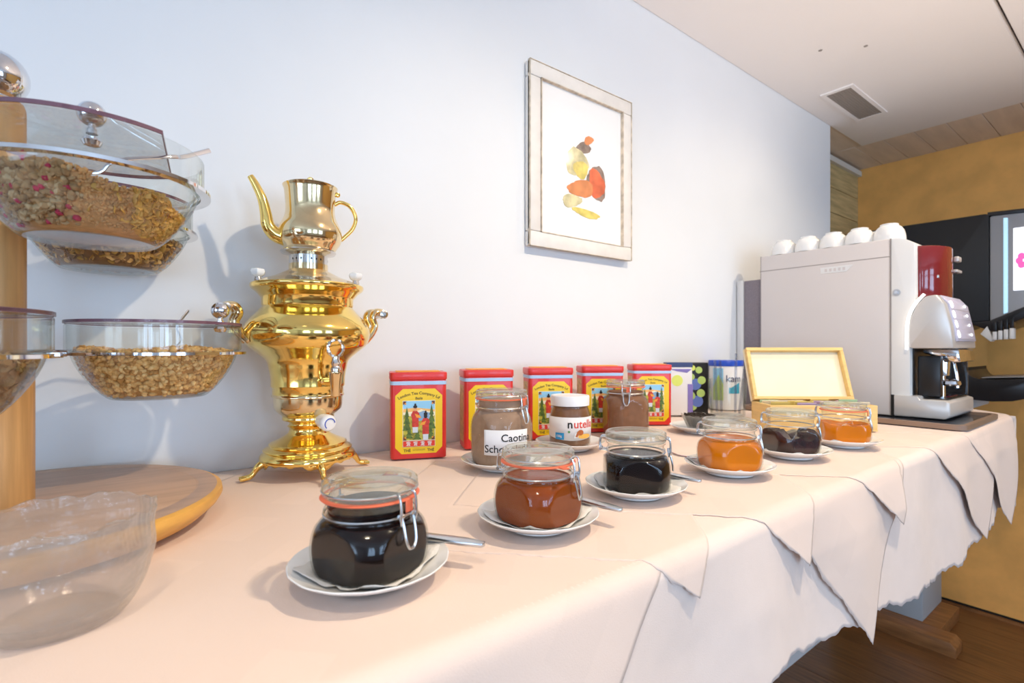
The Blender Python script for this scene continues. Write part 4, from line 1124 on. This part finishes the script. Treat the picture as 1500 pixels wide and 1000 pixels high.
# ------------------------------------------------------------------ tea box
BXA = math.radians(51)
tbx = thing('tea_box', 'open pale wooden tea box with compartments, lid leaning back', 'box', (1.296, -.432, T + .004), BXA)
Y0, Y1, X1, H = -.128, .118, .10, .060
MB().box(0, X1, Y0, Y1, 0, .005).build('bottom', M['pine'], tbx)
for a in ((0, .007, Y0, Y1), (X1 - .007, X1, Y0, Y1), (.007, X1 - .007, Y0, Y0 + .007), (.007, X1 - .007, Y1 - .007, Y1)):
    MB().box(a[0], a[1], a[2], a[3], .005, H).build('side_panel', M['pine'], tbx, bevel=.001, seg=1)
MB().box(.048, .052, Y0 + .007, Y1 - .007, .005, H - .006).build('divider', M['pinein'], tbx)
for i in range(1, 4):
    y = Y0 + (Y1 - Y0) * i / 4; MB().box(.007, X1 - .007, y - .002, y + .002, .005, H - .006).build('divider', M['pinein'], tbx)
ld = MB().box(0, .009, Y0, Y1, 0, .138).build('lid', M['pinein'], tbx, (X1 - .004, 0, H + .001), (0, .36, 0))
for a in ((-.014, 0, Y0, Y1, .129, .138), (-.014, 0, Y0, Y1, 0, .008), (-.014, 0, Y0, Y0 + .009, .008, .129), (-.014, 0, Y1 - .009, Y1, .008, .129)):
    MB().box(*a).build('lid_frame', M['pine'], ld, bevel=.001, seg=1)
TAGN = ['cream', 'green', 'violet', 'gold']
for i in range(4):
    for k in range(2):
        yc = Y0 + (Y1 - Y0) * (i + .5) / 4; xc = .028 if k == 0 else .073
        for q in range(2):
            p = Matrix.Rotation(BXA, 3, 'Z') @ Vector((xc + (q - .5) * .012, yc, 0)); ti = (i + k + q) % 4
            o = MB().box(-.022, .022, -.022, .022, -.0012, .0012).build('tea_bag', M['tag'][ti], None, (1.296 + p.x, -.432 + p.y, T + .004 + .043 + random.uniform(0, .006)), (0, 1.25, BXA))
            tag(o, '%s paper tea bag in the %s compartment of the %s row in the open box' % (TAGN[ti], ['first', 'second', 'third', 'fourth'][3 - i], ['front', 'back'][k]), 'tea bag', 'tea bags in the wooden box')

# ------------------------------------------------------------------ speaker against the wall
spk = thing('wall_speaker', 'narrow grey upright speaker against the wall behind the coffee machine', 'speaker', (1.70, 0, T + .004))
MB().box(0, .16, -.028, -.002, 0, .425).build('back_shell', M['lightgrey'], spk, bevel=.006)
MB().box(.002, .158, -.092, -.028, 0, .422).build('grille', M['darkgrey'], spk, bevel=.004)

# ------------------------------------------------------------------ serving tray, coffee machine, cups
ty = thing('serving_tray', 'dark rectangular serving tray with wooden rim under the coffee machine', 'tray', (1.745, -.365, T + .004))
def rrect(a, bq, r, n=6):
    pts = []
    for cx, cy, s in ((a - r, bq - r, 0), (-a + r, bq - r, 90), (-a + r, -bq + r, 180), (a - r, -bq + r, 270)):
        for i in range(n + 1):
            t = math.radians(s + 90 * i / n); pts.append((cx + r * math.cos(t), cy + r * math.sin(t)))
    return pts
MB().prism(rrect(.176, .262, .02), 0, .004).build('surface', mat('tray_dark', (.05, .055, .07), .12), ty)
a, bq = rrect(.185, .272, .026), rrect(.174, .261, .02); n = len(a)
v = [(x, y, z) for z, P in ((0, a), (.012, a), (.012, bq), (.002, bq)) for x, y in P]
MB().add(v, [(k * n + i, k * n + (i + 1) % n, ((k + 1) % 4) * n + (i + 1) % n, ((k + 1) % 4) * n + i) for k in range(4) for i in range(n)]).build('rim', mat('tray_rim', (.26, .17, .12), .4), ty)

CM0 = T + .011
cm = thing('coffee_machine', 'beige and white coffee machine with red hopper and chrome spout', 'coffee machine', (1.69, 0, CM0))
WM = .30
def side(poly, x0, x1, name, m, parent=cm, bevel=.003, seg=2): return MB().prism(poly, x0, x1, 'x').build(name, M[m] if isinstance(m, str) else m, parent, bevel=bevel, seg=seg)
HT = .488
side([(-.09, 0), (-.452, 0), (-.452, HT), (-.09, HT)], 0, WM, 'body', 'mach', bevel=.004)
side([(-.0895, HT - .0505), (-.4525, HT - .0505), (-.4525, HT - .048), (-.0895, HT - .048)], -.0004, .002, 'seam', 'seam', bevel=0)
side([(-.451, 0), (-.4535, 0), (-.4535, HT), (-.451, HT)], -.0006, .004, 'seam', 'seam', bevel=0)
side([(-.092, 0), (-.094, 0), (-.094, HT), (-.092, HT)], -.0006, .004, 'seam', 'seam', bevel=0)
bd = side([(-.275, .410), (-.345, .410), (-.363, .428), (-.275, .428)], -.0012, .002, 'badge', 'machw', bevel=.0006, seg=1)
tq = MB()
for i in range(5):
    y = -.287 - i * .012; tq.add([(-.0016, y, .4145), (-.0016, y - .007, .4145), (-.0016, y - .007, .4235), (-.0016, y, .4235)], [(0, 1, 2, 3)])
tq.build('embossed_mark', M['mach'], bd)
# front shell: white column, curved at its top
side(smooth2([(-.4535, HT), (-.475, HT - .002), (-.495, HT - .012), (-.508, HT - .022)], 4) + [(-.509, .30), (-.497, .28), (-.497, .0), (-.4535, .0)], 0, WM, 'front_shell', 'machw', bevel=.003)
lk = MB().tube([(-.003, -.467, .338), (.002, -.467, .338)], .009, 18).build('lock', M['steel'], cm)
MB().tube([(-.006, -.467, .338), (-.003, -.467, .338)], .0045, 14).build('lock_core', M['chrome'], lk)
# head
head = smooth2([(-.497, .19), (-.497, .235), (-.502, .268), (-.514, .298), (-.532, .322)], 5) + [(-.556, .325), (-.572, .300), (-.585, .24), (-.590, .185), (-.505, .185)]
side(head, -.012, .225, 'head', 'machsil', bevel=.006)
arcp = smooth2([(-.492, .182), (-.492, .235), (-.497, .27), (-.510, .302), (-.530, .328)], 6)
MB().tube([(-.010, y, z) for y, z in arcp], .0038, 10).build('light_strip', M['lightline'], cm)
side([(-.510, .183), (-.586, .183), (-.590, .150), (-.575, .148), (-.510, .172)], .06, .215, 'spout_housing', 'chrome', bevel=.004)
bpn = side([(-.5562, .3245), (-.5582, .3250), (-.5762, .302), (-.5885, .24), (-.5935, .205), (-.589, .203), (-.5722, .300)], .015, .205, 'button_panel', 'btnpanel', bevel=.0015)
for i in range(4):
    z = .300 - i * .026; y = -.5755 - i * .0049
    for k in (0, 1):
        MB().lathe([(.010 - .006 * k, 0), (.0095 - .006 * k, .003), (.0, .004)], 18).build('button', M['button'], bpn, (.03 + k * .135, y, z), (PI / 2 - .2, 0, 0))
for i in range(4):
    z = .287 - i * .026; y = -.5785 - i * .0049; MB().box(.015, .205, y - .0008, y, z, z + .0012).build('panel_line', M['seam'], bpn)
# red hopper
hp = [(-.505, .03), (-.512, .03)]
def hop_outline(n=22):
    return [(.02, -.49)] + [(.02 + .235 * i / n, -.515 - .045 * math.sin(PI * (i / n) ** .75)) for i in range(n + 1)] + [(.255, -.49)]
MB().prism([(x, y) for x, y in hop_outline()], .323, .462, 'z').build('hopper', M['hopper'], cm, bevel=.004)
hb = MB().box(.05, .075, -.5465, -.53, .374, .382).build('hopper_label', M['steel'], cm, bevel=.0008)
MB().box(.15, .18, -.568, -.556, .425, .440).build('hopper_latch', M['machsil'], cm, bevel=.003)
MB().box(.14, .19, -.567, -.556, .395, .403).build('hopper_latch', M['machsil'], cm, bevel=.002)
# recess
side([(-.497, .05), (-.5, .05), (-.5, .185), (-.497, .185)], .02, WM - .02, 'recess_back', 'dark', bevel=0)
MB().lathe([(.012, .05), (.012, .11), (.02, .112), (.022, .15), (.018, .183)], 24, (.09, -.54, 0)).build('brew_outlet', M['chrome'], cm)
MB().lathe([(.027, .0), (.030, .004), (.028, .012), (.012, .018)], 28, (.10, -.553, .085)).build('steam_ring', M['chrome'], cm)
MB().tube(smoothpts([(.17, -.54, .183), (.17, -.55, .15), (.168, -.558, .11), (.168, -.56, .075)], 5), .006, 12).build('steam_wand', M['chrome'], cm)
MB().box(.03, .058, -.555, -.505, .055, .165).build('milk_module', M['dark'], cm, bevel=.004)
MB().box(.21, .215, -.575, -.5, .055, .18).build('side_glass', M['acryl'], cm)
# drip tray
dtr = side([(-.462, .002), (-.572, .002), (-.582, .010), (-.582, .046), (-.570, .050), (-.520, .050), (-.515, .058), (-.462, .058)], -.007, WM - .06, 'drip_tray', 'machsil', bevel=.003)
side([(-.520, .0504), (-.572, .0504), (-.572, .053), (-.520, .053)], .02, WM - .08, 'drip_grid', 'dark', dtr, bevel=.001, seg=1)
MB().box(.10, .18, -.560, -.535, .053, .055).build('red_mat', M['hopper'], dtr)
MB().box(-.0015, .004, -.4615, -.454, .0, .058).build('gap', M['black'], cm)
cupz = CM0 + HT
cup_me = None
cupp = [(0, .0005), (0, .0), (.021, .049), (.0225, .048), (.0225, .044), (.026, .042), (.0355, .028), (.0395, .010), (.040, .0), (.0385, .0), (.037, .012), (.032, .028), (.020, .040), (0, .041)]
cupp = cupp[2:]; cupp = [(0, .049), (.021, .049), (.0225, .048), (.0225, .044)] + smooth2([(.0235, .0435), (.030, .038), (.0355, .028), (.039, .014), (.040, .0)], 4) + cupp[8:]
rr = random.Random(8)
CUPS = [(1.728, -.150 - i * .0825) for i in range(4)] + [(1.728, -.475 + .01)] + [(1.812, -.19 - .083 * i) for i in range(4)]
CL = ['upturned white cup on the coffee machine, farthest from the red hopper', 'second upturned white cup from the wall on the coffee machine', 'third upturned white cup from the wall on the coffee machine', 'fourth upturned white cup from the wall on the coffee machine',
      'upturned white cup at the front edge of the coffee machine top']
CUPS[4] = (1.735, -.437)
CUPS[:4] = [(1.731, -.150), (1.730, -.224), (1.731, -.296), (1.730, -.366)]
CUPS = CUPS[:5] + [(1.820, -.20), (1.818, -.29), (1.822, -.385)]
for i, (x, y) in enumerate(CUPS):
    lab = CL[i] if i < 5 else ['upturned white cup in the back row nearest the wall', 'upturned white cup in the middle of the back row', 'upturned white cup at the front of the back row'][i - 5]
    t = thing('coffee_cup', lab, 'cup', (x, y, cupz + .0005), rr.uniform(-.5, .5), 'cups stacked upside down on the machine')
    sc_ = .98
    if cup_me is None:
        o = MB().lathe([(a * sc_, b2 * sc_) for a, b2 in cupp], 40).build('cup_body', M['porc'], t); cup_me = o.data
        h = MB().tube(smoothpts([(.033, 0, .012), (.047, 0, .010), (.05, 0, .02), (.042, 0, .03), (.029, 0, .031)], 4), .003, 8).build('handle', M['porc'], t); hme = h.data
    else:
        for nm, me in (('cup_body', cup_me), ('handle', hme)):
            o = bpy.data.objects.new(nm, me); C.objects.link(o); o.parent = t

# ------------------------------------------------------------------ drinks dispenser on its stand
jd = thing('drinks_dispenser', 'tall black and silver drinks dispenser with lit screen in front of ochre wall', 'dispenser', (2.65, 0, 1.06))
def jp(poly, x0, x1, name, m, bevel=.004, parent=jd): return MB().prism(poly, x0, x1, 'x').build(name, M[m], parent, bevel=bevel)
WJ = .34
jp([(-.06, 0), (-.430, 0), (-.430, .30), (-.495, .305), (-.495, .712), (-.485, .718), (-.06, .722)], 0, WJ, 'cabinet', 'darkm')
jp([(-.495, .30), (-.60, .345), (-.605, .36), (-.605, .690), (-.60, .706), (-.495, .708)], .002, WJ - .002, 'front_door', 'greyp', .008)
jp([(-.490, .708), (-.607, .700), (-.612, .706), (-.608, .716), (-.490, .7225)], -.001, WJ + .001, 'top_rim', 'dark', .002)
jp([(-.535, .33), (-.547, .335), (-.547, .690), (-.535, .692)], -.002, .003, 'blue_light', 'cyan', .001)
scn = jp([(-.562, .415), (-.604, .415), (-.604, .648), (-.562, .648)], -.003, .003, 'screen', 'screen', .001)
fl_ = MB()
for i in range(6):
    t = i * PI / 3; fl_.prism(ell(-.590 + .012 * math.cos(t), .525 + .018 * math.sin(t), .010, .013, 12), -.0036 - .0001 * i, -.003, 'x')
fl_.build('flower_picture', M['magenta'], scn)
jp([(-.430, .30), (-.500, .265), (-.66, .345), (-.66, .40), (-.605, .36), (-.495, .305)], -.004, WJ, 'nozzle_hood', 'dark', .004)
for i in range(4):
    y = -.506 - i * .0155
    MB().prism([(y, .262 + i * .004), (y - .012, .262 + i * .004), (y - .012, .300 + i * .006), (y, .300)], -.01, .03, 'x').build('lever', M['dark'], jd, bevel=.002)
    MB().prism([(y, .232 + i * .001), (y - .012, .232 + i * .001), (y - .012, .263 + i * .004), (y, .263 + i * .004)], -.012, .03, 'x').build('nozzle', M['lightgrey'], jd, bevel=.002)
jp([(-.470, .255), (-.500, .225), (-.508, .235), (-.490, .285)], -.006, .05, 'silver_tab', 'lightgrey', .002)
jp([(-.4295, .125), (-.4325, .125), (-.4325, .298), (-.4295, .298)], .004, WJ - .004, 'splash_plate', 'chrome', 0)
jp(smooth2([(-.428, .118), (-.436, .098), (-.450, .085), (-.480, .080), (-.56, .084), (-.64, .094)], 5) + [(-.648, .088), (-.64, .028), (-.56, .002), (-.50, -.004), (-.428, .0)], -.004, WJ + .004, 'drip_tray', 'dark', .004)
jp([(-.470, .0835), (-.62, .094), (-.62, .097), (-.470, .0865)], .02, WJ - .02, 'drip_grid', 'greyp', .001)
sd = thing('dispenser_stand', 'pale blue-grey post on a brown wooden skid foot carrying the drinks dispenser', 'stand', (2.82, -.2, 0))
MB().box(-.025, .27, -.055, .14, .06, 1.02).build('post', M['pale'], sd, bevel=.004)
MB().box(-.15, .16, -.24, .15, 1.02, 1.0595).build('top_plate', M['pale'], sd, bevel=.004)
MB().prism([(-.19, 0), (.19, 0), (.19, .06), (-.17, .06), (-.19, .04)], -.135, -.03, 'x').build('skid_foot', M['oak'], sd, bevel=.004)
MB().prism([(-.12, 0), (.19, 0), (.19, .06), (-.12, .06)], -.03, .27, 'x').build('skid_foot', M['oak'], sd, bevel=.004)
